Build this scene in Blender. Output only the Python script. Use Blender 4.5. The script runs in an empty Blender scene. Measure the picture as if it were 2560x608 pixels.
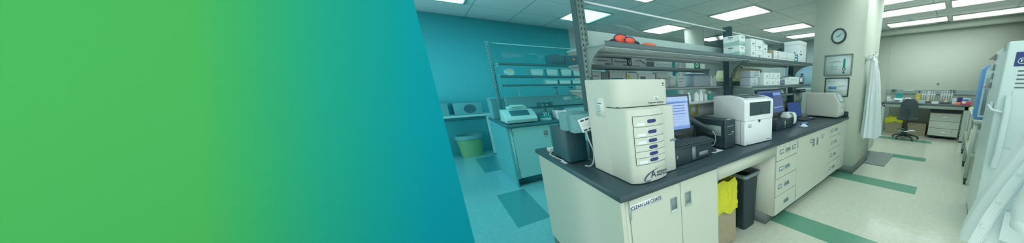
import bpy, bmesh, math, random
from mathutils import Vector, Matrix, noise
random.seed(7)
SC = bpy.context.scene
COL = SC.collection
PI = math.pi

# ------------------------------------------------------------------ materials
def lin(c):
    return tuple((v/255/12.92) if v/255 <= .04045 else ((v/255+.055)/1.055)**2.4 for v in c)
def alb(c, k=.86):
    return tuple(min(.9, v/k) for v in lin(c))
MATS = {}
def mat(name, c, rough=.5, metal=0., spec=.5, emit=None, var=0., vscale=20., bump=0., bscale=60., k=.86, coat=0.):
    if name in MATS: return MATS[name]
    m = bpy.data.materials.new(name); m.use_nodes = True
    nt = m.node_tree; b = nt.nodes['Principled BSDF']
    a = alb(c, k)
    b.inputs['Base Color'].default_value = (*a, 1)
    b.inputs['Roughness'].default_value = rough
    b.inputs['Metallic'].default_value = metal
    b.inputs['Specular IOR Level'].default_value = spec
    b.inputs['Coat Weight'].default_value = coat
    if emit:
        b.inputs['Emission Color'].default_value = (*lin(emit[0]), 1)
        b.inputs['Emission Strength'].default_value = emit[1]
    if var or bump:
        tc = nt.nodes.new('ShaderNodeTexCoord')
        n = nt.nodes.new('ShaderNodeTexNoise'); n.inputs['Scale'].default_value = vscale; n.inputs['Detail'].default_value = 4
        nt.links.new(tc.outputs['Object'], n.inputs['Vector'])
        if var:
            mx = nt.nodes.new('ShaderNodeMix'); mx.data_type = 'RGBA'
            mx.inputs[6].default_value = (*[v*(1-var) for v in a], 1)
            mx.inputs[7].default_value = (*[min(.92, v*(1+var)) for v in a], 1)
            nt.links.new(n.outputs['Fac'], mx.inputs[0]); nt.links.new(mx.outputs[2], b.inputs['Base Color'])
        if bump:
            n2 = nt.nodes.new('ShaderNodeTexNoise'); n2.inputs['Scale'].default_value = bscale; n2.inputs['Detail'].default_value = 3
            nt.links.new(tc.outputs['Object'], n2.inputs['Vector'])
            bp = nt.nodes.new('ShaderNodeBump'); bp.inputs['Strength'].default_value = bump; bp.inputs['Distance'].default_value = .01
            nt.links.new(n2.outputs['Fac'], bp.inputs['Height']); nt.links.new(bp.outputs['Normal'], b.inputs['Normal'])
    MATS[name] = m
    return m

M = {}
M['cab'] = mat('cabinet_paint', (188, 196, 184), .42, var=.02, vscale=3)
M['cab_in'] = mat('cabinet_carcass', (150, 168, 154), .6)
M['top'] = mat('black_epoxy_worktop', (54, 72, 80), .3, spec=.4, var=.08, vscale=40)
M['fa'] = mat('ivory_instrument_plastic', (192, 199, 189), .4)
M['white'] = mat('white_plastic', (214, 224, 228), .38)
M['cool'] = mat('cool_grey_plastic', (176, 194, 202), .4)
M['card'] = mat('white_card', (214, 228, 228), .6)
M['lcard'] = mat('pale_sheet', (204, 214, 208), .6)
M['black'] = mat('black_plastic', (42, 60, 66), .42)
M['blk2'] = mat('dark_charcoal_plastic', (60, 76, 80), .55)
M['post'] = mat('dark_steel_upright', (48, 76, 80), .5, spec=.4)
M['slot'] = mat('galvanised_slotted_steel', (104, 130, 130), .4, metal=.2)
M['shelf'] = mat('grey_steel_shelf', (146, 164, 164), .45, metal=.1)
M['shelfdk'] = mat('dark_shelf_lip', (84, 106, 110), .45)
M['brk'] = mat('grey_bracket_paint', (120, 140, 139), .5)
M['chrome'] = mat('chrome', (190, 205, 205), .18, metal=.95)
M['steel'] = mat('brushed_steel', (160, 178, 176), .35, metal=.7)
M['stiff'] = mat('pale_shelf_underside', (172, 186, 186), .45)
M['dark'] = mat('dark_gap', (44, 56, 60), .6)
M['navy'] = mat('navy_label', (40, 56, 112), .5)
M['ink'] = mat('printed_ink', (48, 58, 88), .6)
M['inkg'] = mat('grey_ink', (118, 134, 138), .6)
M['toe'] = mat('grey_vinyl_baseboard', (98, 112, 110), .5)
M['wall'] = mat('cream_wall_paint', (196, 204, 193), .7, bump=.05, bscale=120)
M['colp'] = mat('column_wall_paint', (190, 200, 187), .7, bump=.05, bscale=120)
M['yellow'] = mat('yellow_plastic_bag', (206, 206, 44), .25, bump=1.0, bscale=24)
M['kraft'] = mat('brown_cardboard', (158, 150, 126), .8, var=.05)
M['blue'] = mat('blue_plastic', (84, 142, 200), .4)
M['teal'] = mat('teal_plastic', (40, 150, 150), .45)
M['cloth'] = mat('white_cotton', (214, 224, 230), .85, bump=.45, bscale=11)
M['frz'] = mat('white_freezer_enamel', (190, 208, 210), .32, spec=.5)
M['grey'] = mat('grey_box', (186, 200, 200), .6, var=.06)
M['greyl'] = mat('light_grey_box', (202, 214, 213), .6, var=.05)
M['greyd'] = mat('dark_grey_box', (122, 140, 144), .55)
M['beige'] = mat('beige_plastic', (226, 226, 184), .5)
M['orange'] = mat('orange_rubber', (222, 92, 66), .5)
M['pink'] = mat('pink_plastic', (214, 78, 108), .5)
M['corang'] = mat('coral_plastic', (226, 122, 92), .5)
M['ytag'] = mat('yellow_sticker', (212, 214, 60), .6)
M['green'] = mat('green_sign', (44, 128, 96), .5)
M['rubber'] = mat('black_rubber', (54, 68, 70), .7)
M['mat'] = mat('grey_rubber_mat', (122, 134, 132), .8, bump=.2, bscale=90)
M['tabl'] = mat('grey_table_frame', (168, 184, 176), .45)
M['cable'] = mat('light_grey_cable', (166, 184, 184), .5)
M['frame1'] = mat('silver_frame', (126, 142, 140), .4, metal=.3)
M['paper'] = mat('certificate_paper', (206, 222, 222), .6)
M['tbox'] = mat('teal_grey_box_paint', (104, 160, 166), .5)
M['rail'] = mat('wall_raceway_grey', (146, 166, 164), .5)
# overlay's teal tint put into the colours of things round the second bench
M['tcab'] = mat('overlay_tint_cabinet', (128, 200, 204), .42)
M['tcab2'] = mat('overlay_tint_end_panel', (70, 172, 184), .45)
M['ttop'] = mat('overlay_tint_worktop', (36, 108, 122), .35)
M['twht'] = mat('overlay_tint_white_plastic', (150, 214, 218), .4)
M['tgry'] = mat('overlay_tint_and_teal_grey', (84, 168, 178), .5)
M['tdrk'] = mat('overlay_tint_dark_steel', (48, 126, 138), .5)
M['tblk'] = mat('overlay_tint_dark_plastic', (36, 106, 118), .5)
M['twall'] = mat('overlay_tint_wall', (74, 198, 212), .75)  # overlay tint put into the wall colour
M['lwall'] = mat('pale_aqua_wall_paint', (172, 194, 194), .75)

def m_emit(name, c, s):
    m = bpy.data.materials.new(name); m.use_nodes = True
    nt = m.node_tree; nt.nodes.clear()
    e = nt.nodes.new('ShaderNodeEmission'); e.inputs[0].default_value = (*lin(c), 1); e.inputs[1].default_value = s
    o = nt.nodes.new('ShaderNodeOutputMaterial'); nt.links.new(e.outputs[0], o.inputs[0])
    return m
M['lamp'] = m_emit('fluorescent_diffuser', (243, 255, 252), 2.5)
M['lampt'] = m_emit('overlay_tint_lamp_diffuser', (130, 236, 246), 3.0)  # aqua emission put in to tint the second bench side
M['screen'] = m_emit('lit_screen', (128, 166, 226), .6)
M['screen2'] = m_emit('dim_lit_screen', (92, 112, 150), .55)
M['lap'] = m_emit('laptop_screen', (60, 90, 144), .5)
M['scrline'] = m_emit('screen_line', (92, 128, 206), .6)
M['scrlite'] = m_emit('screen_pale_area', (176, 206, 244), .6)

def m_glass():
    m = bpy.data.materials.new('clear_acrylic'); m.use_nodes = True
    nt = m.node_tree; nt.nodes.clear()
    t = nt.nodes.new('ShaderNodeBsdfTransparent'); t.inputs[0].default_value = (.93, .97, .97, 1)
    g = nt.nodes.new('ShaderNodeBsdfGlossy'); g.inputs['Roughness'].default_value = .03
    fr = nt.nodes.new('ShaderNodeFresnel'); fr.inputs[0].default_value = 1.35
    mx = nt.nodes.new('ShaderNodeMixShader'); o = nt.nodes.new('ShaderNodeOutputMaterial')
    ge = nt.nodes.new('ShaderNodeNewGeometry'); iv = nt.nodes.new('ShaderNodeMath'); iv.operation = 'SUBTRACT'; iv.inputs[0].default_value = 1
    ml = nt.nodes.new('ShaderNodeMath'); ml.operation = 'MULTIPLY'
    nt.links.new(ge.outputs['Backfacing'], iv.inputs[1]); nt.links.new(iv.outputs[0], ml.inputs[0]); nt.links.new(fr.outputs[0], ml.inputs[1])
    nt.links.new(ml.outputs[0], mx.inputs[0]); nt.links.new(t.outputs[0], mx.inputs[1]); nt.links.new(g.outputs[0], mx.inputs[2])
    nt.links.new(mx.outputs[0], o.inputs[0])
    return m
M['glass'] = m_glass()
M['winglass'] = mat('smoked_window', (54, 72, 76), .12, spec=.6)

def m_floor(name, c0, c1):
    m = bpy.data.materials.new(name); m.use_nodes = True
    nt = m.node_tree; b = nt.nodes['Principled BSDF']
    tc = nt.nodes.new('ShaderNodeTexCoord')
    n = nt.nodes.new('ShaderNodeTexNoise'); n.inputs['Scale'].default_value = 22; n.inputs['Detail'].default_value = 6; n.inputs['Roughness'].default_value = .7
    nt.links.new(tc.outputs['Object'], n.inputs['Vector'])
    cr = nt.nodes.new('ShaderNodeValToRGB')
    cr.color_ramp.elements[0].position = .3; cr.color_ramp.elements[1].position = .7
    a = alb(c0); c = alb(c1)
    cr.color_ramp.elements[0].color = (*a, 1); cr.color_ramp.elements[1].color = (*c, 1)
    nt.links.new(n.outputs['Fac'], cr.inputs[0]); nt.links.new(cr.outputs[0], b.inputs['Base Color'])
    b.inputs['Roughness'].default_value = .16; b.inputs['Specular IOR Level'].default_value = .5
    n2 = nt.nodes.new('ShaderNodeTexNoise'); n2.inputs['Scale'].default_value = 9; n2.inputs['Detail'].default_value = 3
    nt.links.new(tc.outputs['Object'], n2.inputs['Vector'])
    bp = nt.nodes.new('ShaderNodeBump'); bp.inputs['Strength'].default_value = .08; bp.inputs['Distance'].default_value = .02
    nt.links.new(n2.outputs['Fac'], bp.inputs['Height']); nt.links.new(bp.outputs['Normal'], b.inputs['Normal'])
    return m
M['floor'] = m_floor('vinyl_floor_tile', (184, 192, 178), (200, 208, 194))
M['ftint'] = m_floor('overlay_tint_floor_tile', (92, 176, 186), (110, 192, 200))  # floor tile with the overlay's teal tint put into its colour
M['ftint_green'] = mat('overlay_tint_green_tile', (52, 148, 156), .24, var=.08, vscale=30)  # green inlay tile with the overlay tint put in
M['fgreen'] = mat('green_vinyl_tile', (92, 148, 126), .24, var=.08, vscale=30)

def m_ceiling():
    m = bpy.data.materials.new('ceiling_tile'); m.use_nodes = True
    nt = m.node_tree; b = nt.nodes['Principled BSDF']; b.inputs['Roughness'].default_value = .85
    g = nt.nodes.new('ShaderNodeTexCoord'); s = nt.nodes.new('ShaderNodeSeparateXYZ'); nt.links.new(g.outputs['Object'], s.inputs[0])
    def line(out, off, per):
        a = nt.nodes.new('ShaderNodeMath'); a.operation = 'ADD'; a.inputs[1].default_value = off
        nt.links.new(out, a.inputs[0])
        d = nt.nodes.new('ShaderNodeMath'); d.operation = 'DIVIDE'; d.inputs[1].default_value = per; nt.links.new(a.outputs[0], d.inputs[0])
        f = nt.nodes.new('ShaderNodeMath'); f.operation = 'FRACT'; nt.links.new(d.outputs[0], f.inputs[0])
        h = nt.nodes.new('ShaderNodeMath'); h.operation = 'LESS_THAN'; h.inputs[1].default_value = .022/per; nt.links.new(f.outputs[0], h.inputs[0])
        return h.outputs[0]
    lx = line(s.outputs[0], 2.95+.011+12.2, 1.22); ly = line(s.outputs[1], -4.2+.011+20.31, .677)
    mx = nt.nodes.new('ShaderNodeMath'); mx.operation = 'MAXIMUM'; nt.links.new(lx, mx.inputs[0]); nt.links.new(ly, mx.inputs[1])
    mc = nt.nodes.new('ShaderNodeMix'); mc.data_type = 'RGBA'
    mc.inputs[6].default_value = (*alb((222, 228, 227)), 1); mc.inputs[7].default_value = (*alb((176, 192, 190)), 1)
    nt.links.new(mx.outputs[0], mc.inputs[0]); nt.links.new(mc.outputs[2], b.inputs['Base Color'])
    return m
M['ceil'] = m_ceiling()

def m_overlay_fade():  # graphic overlay's fade put into a wall colour
    """diagonal green-to-teal fade of the graphic overlay, put on an added wall"""
    m = bpy.data.materials.new('green_to_teal_overlay_fade'); m.use_nodes = True
    nt = m.node_tree; b = nt.nodes['Principled BSDF']; b.inputs['Roughness'].default_value = .9; b.inputs['Specular IOR Level'].default_value = .1
    g = nt.nodes.new('ShaderNodeTexCoord'); s = nt.nodes.new('ShaderNodeSeparateXYZ'); nt.links.new(g.outputs['Object'], s.inputs[0])
    a = nt.nodes.new('ShaderNodeMath'); a.operation = 'MULTIPLY_ADD'; a.inputs[1].default_value = -.195; a.inputs[2].default_value = .195*1.36
    nt.links.new(s.outputs[2], a.inputs[0])
    t = nt.nodes.new('ShaderNodeMath'); t.operation = 'ADD'; nt.links.new(s.outputs[1], t.inputs[0]); nt.links.new(a.outputs[0], t.inputs[1])
    mr = nt.nodes.new('ShaderNodeMapRange'); mr.inputs['From Min'].default_value = -.7; mr.inputs['From Max'].default_value = .06
    nt.links.new(t.outputs[0], mr.inputs['Value'])
    cr = nt.nodes.new('ShaderNodeValToRGB'); r = cr.color_ramp
    stops = [(-.44, (78, 180, 95)), (-.378, (64, 176, 108)), (-.317, (50, 171, 122)), (-.249, (38, 167, 138)), (-.171, (27, 163, 150)), (-.082, (14, 159, 164)), (.021, (2, 155, 176))]
    while len(r.elements) < len(stops): r.elements.new(.5)
    for e, (p, c) in zip(r.elements, stops):
        e.position = (p+.7)/.76; e.color = (*alb(c, .93), 1)
    nt.links.new(mr.outputs[0], cr.inputs[0]); nt.links.new(cr.outputs[0], b.inputs['Base Color'])
    return m
M['overlay_fade'] = m_overlay_fade()

# ------------------------------------------------------------------ mesh builder
class MB:
    def __init__(s): s.bm = bmesh.new(); s.mats = []; s.cur = 0
    def use(s, m):
        if m not in s.mats: s.mats.append(m)
        s.cur = s.mats.index(m); return s
    def _fin(s, faces):
        for f in faces: f.material_index = s.cur
    def box(s, x0, x1, y0, y1, z0, z1, bev=0, seg=2, top=None):
        """top = (dx0,dx1,dy0,dy1) insets of the upper face"""
        t = top or (0, 0, 0, 0)
        co = [(x0, y0, z0), (x1, y0, z0), (x1, y1, z0), (x0, y1, z0), (x0+t[0], y0+t[2], z1), (x1-t[1], y0+t[2], z1), (x1-t[1], y1-t[3], z1), (x0+t[0], y1-t[3], z1)]
        v = [s.bm.verts.new(c) for c in co]
        fs = [s.bm.faces.new([v[i] for i in q]) for q in ((3, 2, 1, 0), (4, 5, 6, 7), (0, 1, 5, 4), (1, 2, 6, 5), (2, 3, 7, 6), (3, 0, 4, 7))]
        s._fin(fs)
        if bev > 0:
            es = list({e for f in fs for e in f.edges})
            r = bmesh.ops.bevel(s.bm, geom=es, offset=bev, segments=seg, profile=.5, affect='EDGES', clamp_overlap=True)
            s._fin(r['faces'])
        return s
    def prism(s, poly, axis, a0, a1, bev=0, seg=2):
        """poly: 2D points; axis x: (y,z), y: (x,z), z: (x,y)"""
        def P(p, a): return {'x': (a, p[0], p[1]), 'y': (p[0], a, p[1]), 'z': (p[0], p[1], a)}[axis]
        lo = [s.bm.verts.new(P(p, a0)) for p in poly]; hi = [s.bm.verts.new(P(p, a1)) for p in poly]
        n = len(poly); fs = [s.bm.faces.new(lo[::-1]), s.bm.faces.new(hi)]
        for i in range(n): fs.append(s.bm.faces.new((lo[i], lo[(i+1) % n], hi[(i+1) % n], hi[i])))
        bmesh.ops.recalc_face_normals(s.bm, faces=fs)
        s._fin(fs)
        if bev > 0:
            es = list({e for f in fs[:2] for e in f.edges})
            r = bmesh.ops.bevel(s.bm, geom=es, offset=bev, segments=seg, profile=.5, affect='EDGES', clamp_overlap=True)
            s._fin(r['faces'])
        return s
    def rings(s, rings, cap=True, closed=True):
        vs = [[s.bm.verts.new(p) for p in r] for r in rings]; fs = []
        n = len(vs[0])
        for a, b in zip(vs, vs[1:]):
            for i in range(n if closed else n-1):
                j = (i+1) % n; fs.append(s.bm.faces.new((a[i], a[j], b[j], b[i])))
        if cap:
            fs.append(s.bm.faces.new(vs[0][::-1])); fs.append(s.bm.faces.new(vs[-1]))
        bmesh.ops.recalc_face_normals(s.bm, faces=fs); s._fin(fs); return s
    def cyl(s, c, r, h, axis='z', n=20, r2=None):
        r2 = r if r2 is None else r2; out = []
        for k, rr in ((0, r), (h, r2)):
            ring = []
            for i in range(n):
                a = 2*PI*i/n; u, w = rr*math.cos(a), rr*math.sin(a)
                d = {'z': (u, w, k), 'x': (k, u, w), 'y': (u, k, w)}[axis]
                ring.append((c[0]+d[0], c[1]+d[1], c[2]+d[2]))
            out.append(ring)
        return s.rings(out)
    def lathe(s, prof, c=(0, 0, 0), n=24, axis='z', cap=True):
        out = []
        for r, z in prof:
            ring = []
            for i in range(n):
                a = 2*PI*i/n; u, w = max(r, 1e-4)*math.cos(a), max(r, 1e-4)*math.sin(a)
                d = {'z': (u, w, z), 'x': (z, u, w), 'y': (u, z, w)}[axis]
                ring.append((c[0]+d[0], c[1]+d[1], c[2]+d[2]))
            out.append(ring)
        return s.rings(out, cap)
    def tube(s, pts, r, n=8, smooth=True):
        P = [Vector(p) for p in pts]
        if smooth and len(P) > 2:
            Q = []
            for i in range(len(P)-1):
                p0 = P[max(i-1, 0)]; p1 = P[i]; p2 = P[i+1]; p3 = P[min(i+2, len(P)-1)]
                for k in range(6):
                    t = k/6
                    Q.append(.5*((2*p1)+(-p0+p2)*t+(2*p0-5*p1+4*p2-p3)*t*t+(-p0+3*p1-3*p2+p3)*t**3))
            Q.append(P[-1]); P = Q
        out = []; up = Vector((0, 0, 1))
        for i, p in enumerate(P):
            d = (P[min(i+1, len(P)-1)]-P[max(i-1, 0)]).normalized()
            u = d.cross(up)
            if u.length < .05: u = d.cross(Vector((1, 0, 0)))
            u.normalize(); w = d.cross(u)
            out.append([tuple(p+r*(math.cos(2*PI*k/n)*u+math.sin(2*PI*k/n)*w)) for k in range(n)])
        return s.rings(out)
    def ell(s, c, rx, ry, rz, n=20, m=10):
        prof = []
        out = []
        for k in range(m+1):
            a = -PI/2+PI*k/m; cr = max(math.cos(a), 1e-3)
            out.append([(c[0]+rx*cr*math.cos(2*PI*i/n), c[1]+ry*cr*math.sin(2*PI*i/n), c[2]+rz*math.sin(a)) for i in range(n)])
        return s.rings(out)
    def quad(s, pts):
        f = s.bm.faces.new([s.bm.verts.new(p) for p in pts]); s._fin([f]); return s
    def build(s, name, m=None, parent=None, loc=None, rz=0, sharp=38):
        if m is not None and not s.mats: s.mats = [m]
        me = bpy.data.meshes.new(name)
        lim = math.radians(sharp)
        for f in s.bm.faces: f.smooth = True
        for e in s.bm.edges:
            if len(e.link_faces) == 2: e.smooth = e.calc_face_angle(0) < lim
            else: e.smooth = False
        s.bm.to_mesh(me); s.bm.free()
        for k in s.mats: me.materials.append(k)
        o = bpy.data.objects.new(name, me); COL.objects.link(o)
        if parent: o.parent = parent
        if loc: o.location = loc
        if rz: o.rotation_euler.z = rz
        return o

def tag(o, label, cat, group=None):
    o['label'] = label; o['category'] = cat
    if group: o['group'] = group
    return o
def thing(name, label, cat, loc=(0, 0, 0), rz=0, group=None):
    o = bpy.data.objects.new(name, None); COL.objects.link(o); o.location = loc; o.rotation_euler.z = rz
    o.empty_display_size = .1
    return tag(o, label, cat, group)
def struct(name, mb, m=None):
    o = mb.build(name, m); o['kind'] = 'structure'; return o
def B(*a, **k):
    return MB().box(*a, **k)
def dup(root, loc, label=None, rz=None, group=None):
    r = root.copy(); COL.objects.link(r); r.location = loc
    if rz is not None: r.rotation_euler.z = rz
    if label: r['label'] = label
    if group: r['group'] = group
    for ch in list(root.children):
        c = ch.copy(); COL.objects.link(c); c.parent = r
        for g in list(ch.children):
            d = g.copy(); COL.objects.link(d); d.parent = c
    return r
def lettering(txt, size, loc, face, m, parent, name='lettering', bold=0., align='LEFT', sx=1., tilt=0.):
    cu = bpy.data.curves.new('t', 'FONT'); cu.body = txt; cu.size = size; cu.extrude = .0006; cu.offset = bold; cu.align_x = align
    to = bpy.data.objects.new('t', cu); COL.objects.link(to)
    dg = bpy.context.evaluated_depsgraph_get()
    me = bpy.data.meshes.new_from_object(to.evaluated_get(dg)); bpy.data.objects.remove(to)
    R = {'+x': ((0, 1, 0), (0, 0, 1), (1, 0, 0)), '-y': ((1, 0, 0), (0, 0, 1), (0, -1, 0)), '-x': ((0, -1, 0), (0, 0, 1), (-1, 0, 0)), '+z': ((0, 1, 0), (-1, 0, 0), (0, 0, 1))}[face]
    mw = Matrix(R).transposed().to_4x4()
    mw = Matrix.Translation(loc) @ mw @ Matrix.Rotation(tilt, 4, 'Z') @ Matrix.Diagonal((sx, 1, 1, 1))
    me.transform(mw); me.name = name
    me.materials.clear(); me.materials.append(m)
    o = bpy.data.objects.new(name, me); COL.objects.link(o); o.parent = parent
    return o

# things drawn in place: parts use room coordinates, the Empty sits at the thing's base
OFF = {}
def placed(name, label, cat, loc, rz=0, group=None):
    r = thing(name, label, cat, loc, rz, group); OFF[r.name] = Vector(loc); return r
def part(root, name, mb, m=None, sharp=38, label=None):
    o = mb.build(name, m, root, sharp=sharp)
    if root.name in OFF: o.location = -OFF[root.name]
    if label: o['label'] = label
    return o
def letter(root, txt, size, loc, face, m, **k):
    o = lettering(txt, size, loc, face, m, root, **k)
    if root.name in OFF: o.location = -OFF[root.name]
    return o
def single(name, mb, m, label, cat, base, group=None, sharp=38):
    """a thing of one mesh, drawn in room coordinates, origin moved to its base"""
    bmesh.ops.translate(mb.bm, verts=mb.bm.verts, vec=-Vector(base))
    o = mb.build(name, m, sharp=sharp); o.location = base
    return tag(o, label, cat, group)

H_C = 2.85                                   # ceiling height
XF, XB, Y0, Y1 = -1.19, -2.72, .55, 4.31     # first bench worktop
DF = -1.21                                   # door fronts
WT = .92

# ------------------------------------------------------------------ room shell
def floor():
    greens = [(-1.36, -.22, 2.23, 2.53), (-1.34, -.21, 4.0, 4.32), (-1.0, -.23, 5.8, 6.08), (-1.47, -.25, 7.58, 7.88), (-1.24, -.22, .40, .70),
              (-4.52, -3.27, .40, .70), (-7.22, -5.88, .44, .76), (-4.52, -3.27, 2.23, 2.53), (-4.52, -3.27, 4.0, 4.32), (-4.52, -3.27, 5.8, 6.08)]
    xs = sorted({-7.85, -1.9, 1.2} | {g[i] for g in greens for i in (0, 1)}); ys = sorted({-3.0, 1.9, 9.1} | {g[i] for g in greens for i in (2, 3)})
    mb = MB(); mb.mats = [M['floor'], M['fgreen'], M['ftint'], M['ftint_green']]
    V = {(i, j): mb.bm.verts.new((x, y, 0)) for i, x in enumerate(xs) for j, y in enumerate(ys)}
    for i in range(len(xs)-1):
        for j in range(len(ys)-1):
            cx, cy = (xs[i]+xs[i+1])/2, (ys[j]+ys[j+1])/2
            f = mb.bm.faces.new((V[i, j], V[i+1, j], V[i+1, j+1], V[i, j+1]))
            f.material_index = int(any(g[0] < cx < g[1] and g[2] < cy < g[3] for g in greens))+(2 if cx < -1.9 and cy < 1.9 else 0)  # cells near the second bench take the overlay-tinted tiles
    struct('floor', mb)
floor()
struct('ceiling', B(-7.85, 1.2, -3.0, 9.1, H_C, H_C+.08), M['ceil'])
struct('wall_left', B(-7.97, -7.85, -3.0, 2.75, 0, H_C), M['twall'])  # near stretch of wall carries the overlay tint
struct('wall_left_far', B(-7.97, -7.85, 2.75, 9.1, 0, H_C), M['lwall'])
struct('wall_back', B(-2.6, 1.2, 9.1, 9.22, 0, H_C), M['wall'])
struct('wall_back_far', B(-7.97, -2.6, 9.1, 9.22, 0, H_C), M['lwall'])
struct('wall_right', B(1.2, 1.32, 2.6, 9.22, 0, H_C), M['wall'])
struct('wall_added_overlay', B(-1.72, -1.6, -2.9, .033, 0, H_C), M['overlay_fade'])  # added wall carrying the graphic overlay's colour fade
# soffit above the back wall, the joint where its panels meet
struct('trim_1', B(-2.6, 1.2, 8.86, 9.1, 2.715, H_C), M['wall'])
struct('trim_2', B(-1.56, -1.535, 9.085, 9.1, 0, 2.72), M['colp'])
# column beside the first bench
struct('column', B(-1.84, -1.08, 4.32, 5.28, 0, H_C), M['colp'])
struct('baseboard_column', MB().box(-1.86, -1.068, 4.309, 4.32, 0, .11).box(-1.08, -1.068, 4.32, 5.28, 0, .11), M['toe'])
struct('column_far', B(-5.56, -4.95, 4.75, 4.87, 0, H_C), M['wall'])
struct('baseboard_back', B(-2.6, 1.2, 9.085, 9.1, 0, .1), M['toe'])
d = B(-7.86, -7.80, 5.35, 6.35, 0, 2.1)
dd = struct('door_1', d, M['frz'])
part(dd, 'door_frame', MB().box(-7.85, -7.78, 5.25, 5.35, 0, 2.2).box(-7.85, -7.78, 6.35, 6.45, 0, 2.2).box(-7.85, -7.78, 5.35, 6.35, 2.1, 2.2), M['greyl'])
part(dd, 'door_handle', MB().cyl((-7.80, 5.45, 1.0), .02, .06, 'x').box(-7.75, -7.73, 5.43, 5.57, .985, 1.015), M['steel'])
struct('window_1', MB().use(M['frz']).box(-5.0, -3.0, 9.06, 9.1, 1.15, 1.22).box(-5.0, -3.0, 9.06, 9.1, 2.0, 2.07).box(-5.0, -4.93, 9.06, 9.1, 1.22, 2.0).box(-3.07, -3.0, 9.06, 9.1, 1.22, 2.0).use(mat('blue_blind_glass', (150, 196, 214), .3)).box(-4.93, -3.07, 9.075, 9.1, 1.22, 2.0))

# ------------------------------------------------------------------ ceiling lights
def ceiling_light(cx, cy, label, lamp='lamp', n=1, size=(1.16, .58)):
    t = thing('ceiling_light', label, 'ceiling light', (cx, cy, H_C), group='fluorescent ceiling lights')
    w, d = size; f = .025
    fr = MB()
    for a in ((-w/2-f, w/2+f, -d/2-f, -d/2), (-w/2-f, w/2+f, d/2, d/2+f), (-w/2-f, -w/2, -d/2, d/2), (w/2, w/2+f, -d/2, d/2)): fr.box(*a, -.022, .0)
    fr.build('frame', M['cab'], t)
    q = .018
    lens = MB().prism([(-d/2, -.004), (-d/2+.04, -.012), (-.03, -.016), (.03, -.016), (d/2-.04, -.012), (d/2, -.004)], 'x', -w/2, w/2)
    lens.build('diffuser', M[lamp], t)
    return t
for cx, cy, lab, lm in [
    (-3.56, 4.53, 'fluorescent ceiling light directly above the middle of the instrument bench, largest lit panel', 'lamp'),
    (-6.0, 4.42, 'ceiling light seen above the upper shelf, beyond the orange goggles', 'lamp'),
    (-3.56, 6.56, 'ceiling light above the stacked white boxes at the end of the upper shelf', 'lamp'),
    (-3.66, 8.0, 'ceiling light just beside the column, past the tall white box', 'lamp'),
    (-6.0, 6.45, 'ceiling light low behind the upright that stands by the patterned cartons', 'lamp'),
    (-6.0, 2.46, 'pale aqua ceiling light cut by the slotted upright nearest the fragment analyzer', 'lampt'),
    (-.93, 6.73, 'ceiling light by the column, first of the pair before the smoke detector', 'lamp'),
    (-.93, 8.18, 'ceiling light beyond the smoke detector, nearest the back wall and column', 'lamp'),
    (.33, 8.25, 'ceiling light over the freezer end of the back wall', 'lamp'),
    (.33, 6.73, 'ceiling light above the blue framed cabinet', 'lamp'),
    (-.6, 4.45, 'ceiling light over the aisle beside the column, out of the photo', 'lamp'),
    (-.3, 2.3, 'ceiling light over the aisle beside the freezer, out of the photo', 'lamp'),
    (-.3, .2, 'added ceiling light over the aisle before the overlay partition, out of the photo', 'lamp'),  # added fill for the overlay wall and bench fronts
    (.33, 4.45, 'added ceiling light directly above the white freezer, out of the photo', 'lamp'),  # added fill for the dim aisle floor
    (.98, .2, 'added ceiling light beside the aisle before the overlay partition, out of the photo', 'lamp'),  # added fill brightening the front of the room
    (.98, 2.3, 'added ceiling light over the coat stand, out of the photo', 'lamp'),  # added fill for the bench fronts
    (-.93, 5.6, 'ceiling light over the grey floor mat beside the column, out of the photo', 'lamp'),
    (-3.66, 2.5, 'added ceiling light over the aisle between the two benches, out of the photo', 'lamp'),  # added neutral fill for the ceiling between the benches
    (-6.0, 8.2, 'added ceiling light in the far corner behind the second bench', 'lamp'),  # added fill brightening the far part of the room
    (.33, 5.6, 'added ceiling light over the grey cart, out of the photo', 'lamp'),  # added fill for the dim floor at the back
    (-3.66, .4, 'added aqua ceiling light tinting the aisle at the bench ends, out of the photo', 'lampt'),  # unseen lamp added to tint this aisle teal
    (-6.0, .4, 'added aqua ceiling light tinting the second bench end, out of the photo', 'lampt')]:  # unseen lamp added to wash the bench end in teal
    ceiling_light(cx, cy, lab, lm)
t = thing('smoke_detector', 'white round smoke detector on the ceiling between two lights', 'smoke detector', (-.98, 7.5, H_C))
MB().lathe([(.10, 0), (.10, -.02), (.085, -.035), (.0, -.037)]).build('base', M['white'], t)
MB().lathe([(.055, -.034), (.05, -.055), (.03, -.06), (0, -.06)]).build('sensor', M['cool'], t)
single('ceiling_vent', MB().box(-.55, -.3, 8.62, 8.7, H_C-.01, H_C).box(-.53, -.32, 8.63, 8.69, H_C-.016, H_C-.01), M['greyd'], 'small grey vent in the ceiling edge above the back wall', 'vent', (-.42, 8.66, H_C))

# ------------------------------------------------------------------ casework
def pull(x, yc, zc, w, h, vertical):
    """recessed metal pull, front face at x"""
    mb = MB(); f = .006
    mb.use(M['steel'])
    mb.box(x-.001, x+.003, yc-w/2, yc-w/2+f, zc-h/2, zc+h/2).box(x-.001, x+.003, yc+w/2-f, yc+w/2, zc-h/2, zc+h/2).box(x-.001, x+.003, yc-w/2+f, yc+w/2-f, zc+h/2-f, zc+h/2)
    mb.use(M['chrome']).prism([(x-.001, zc-h/2), (x+.009, zc-h/2), (x+.001, zc-h/2+f*2), (x-.001, zc-h/2+f*2)], 'y', yc-w/2, yc+w/2)
    mb.use(M['brk']).box(x-.0008, x+.0006, yc-w/2+f, yc+w/2-f, zc-h/2+f, zc+h/2-f)
    if vertical: mb.use(M['inkg']).box(x+.0005, x+.0012, yc-w*.08, yc+w*.22, zc-h/2+f, zc+h/2-f)
    else: mb.use(M['inkg']).box(x+.0005, x+.0012, yc-w/2+f, yc+w/2-f, zc+h*.12, zc+h/2-f)
    return mb
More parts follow.
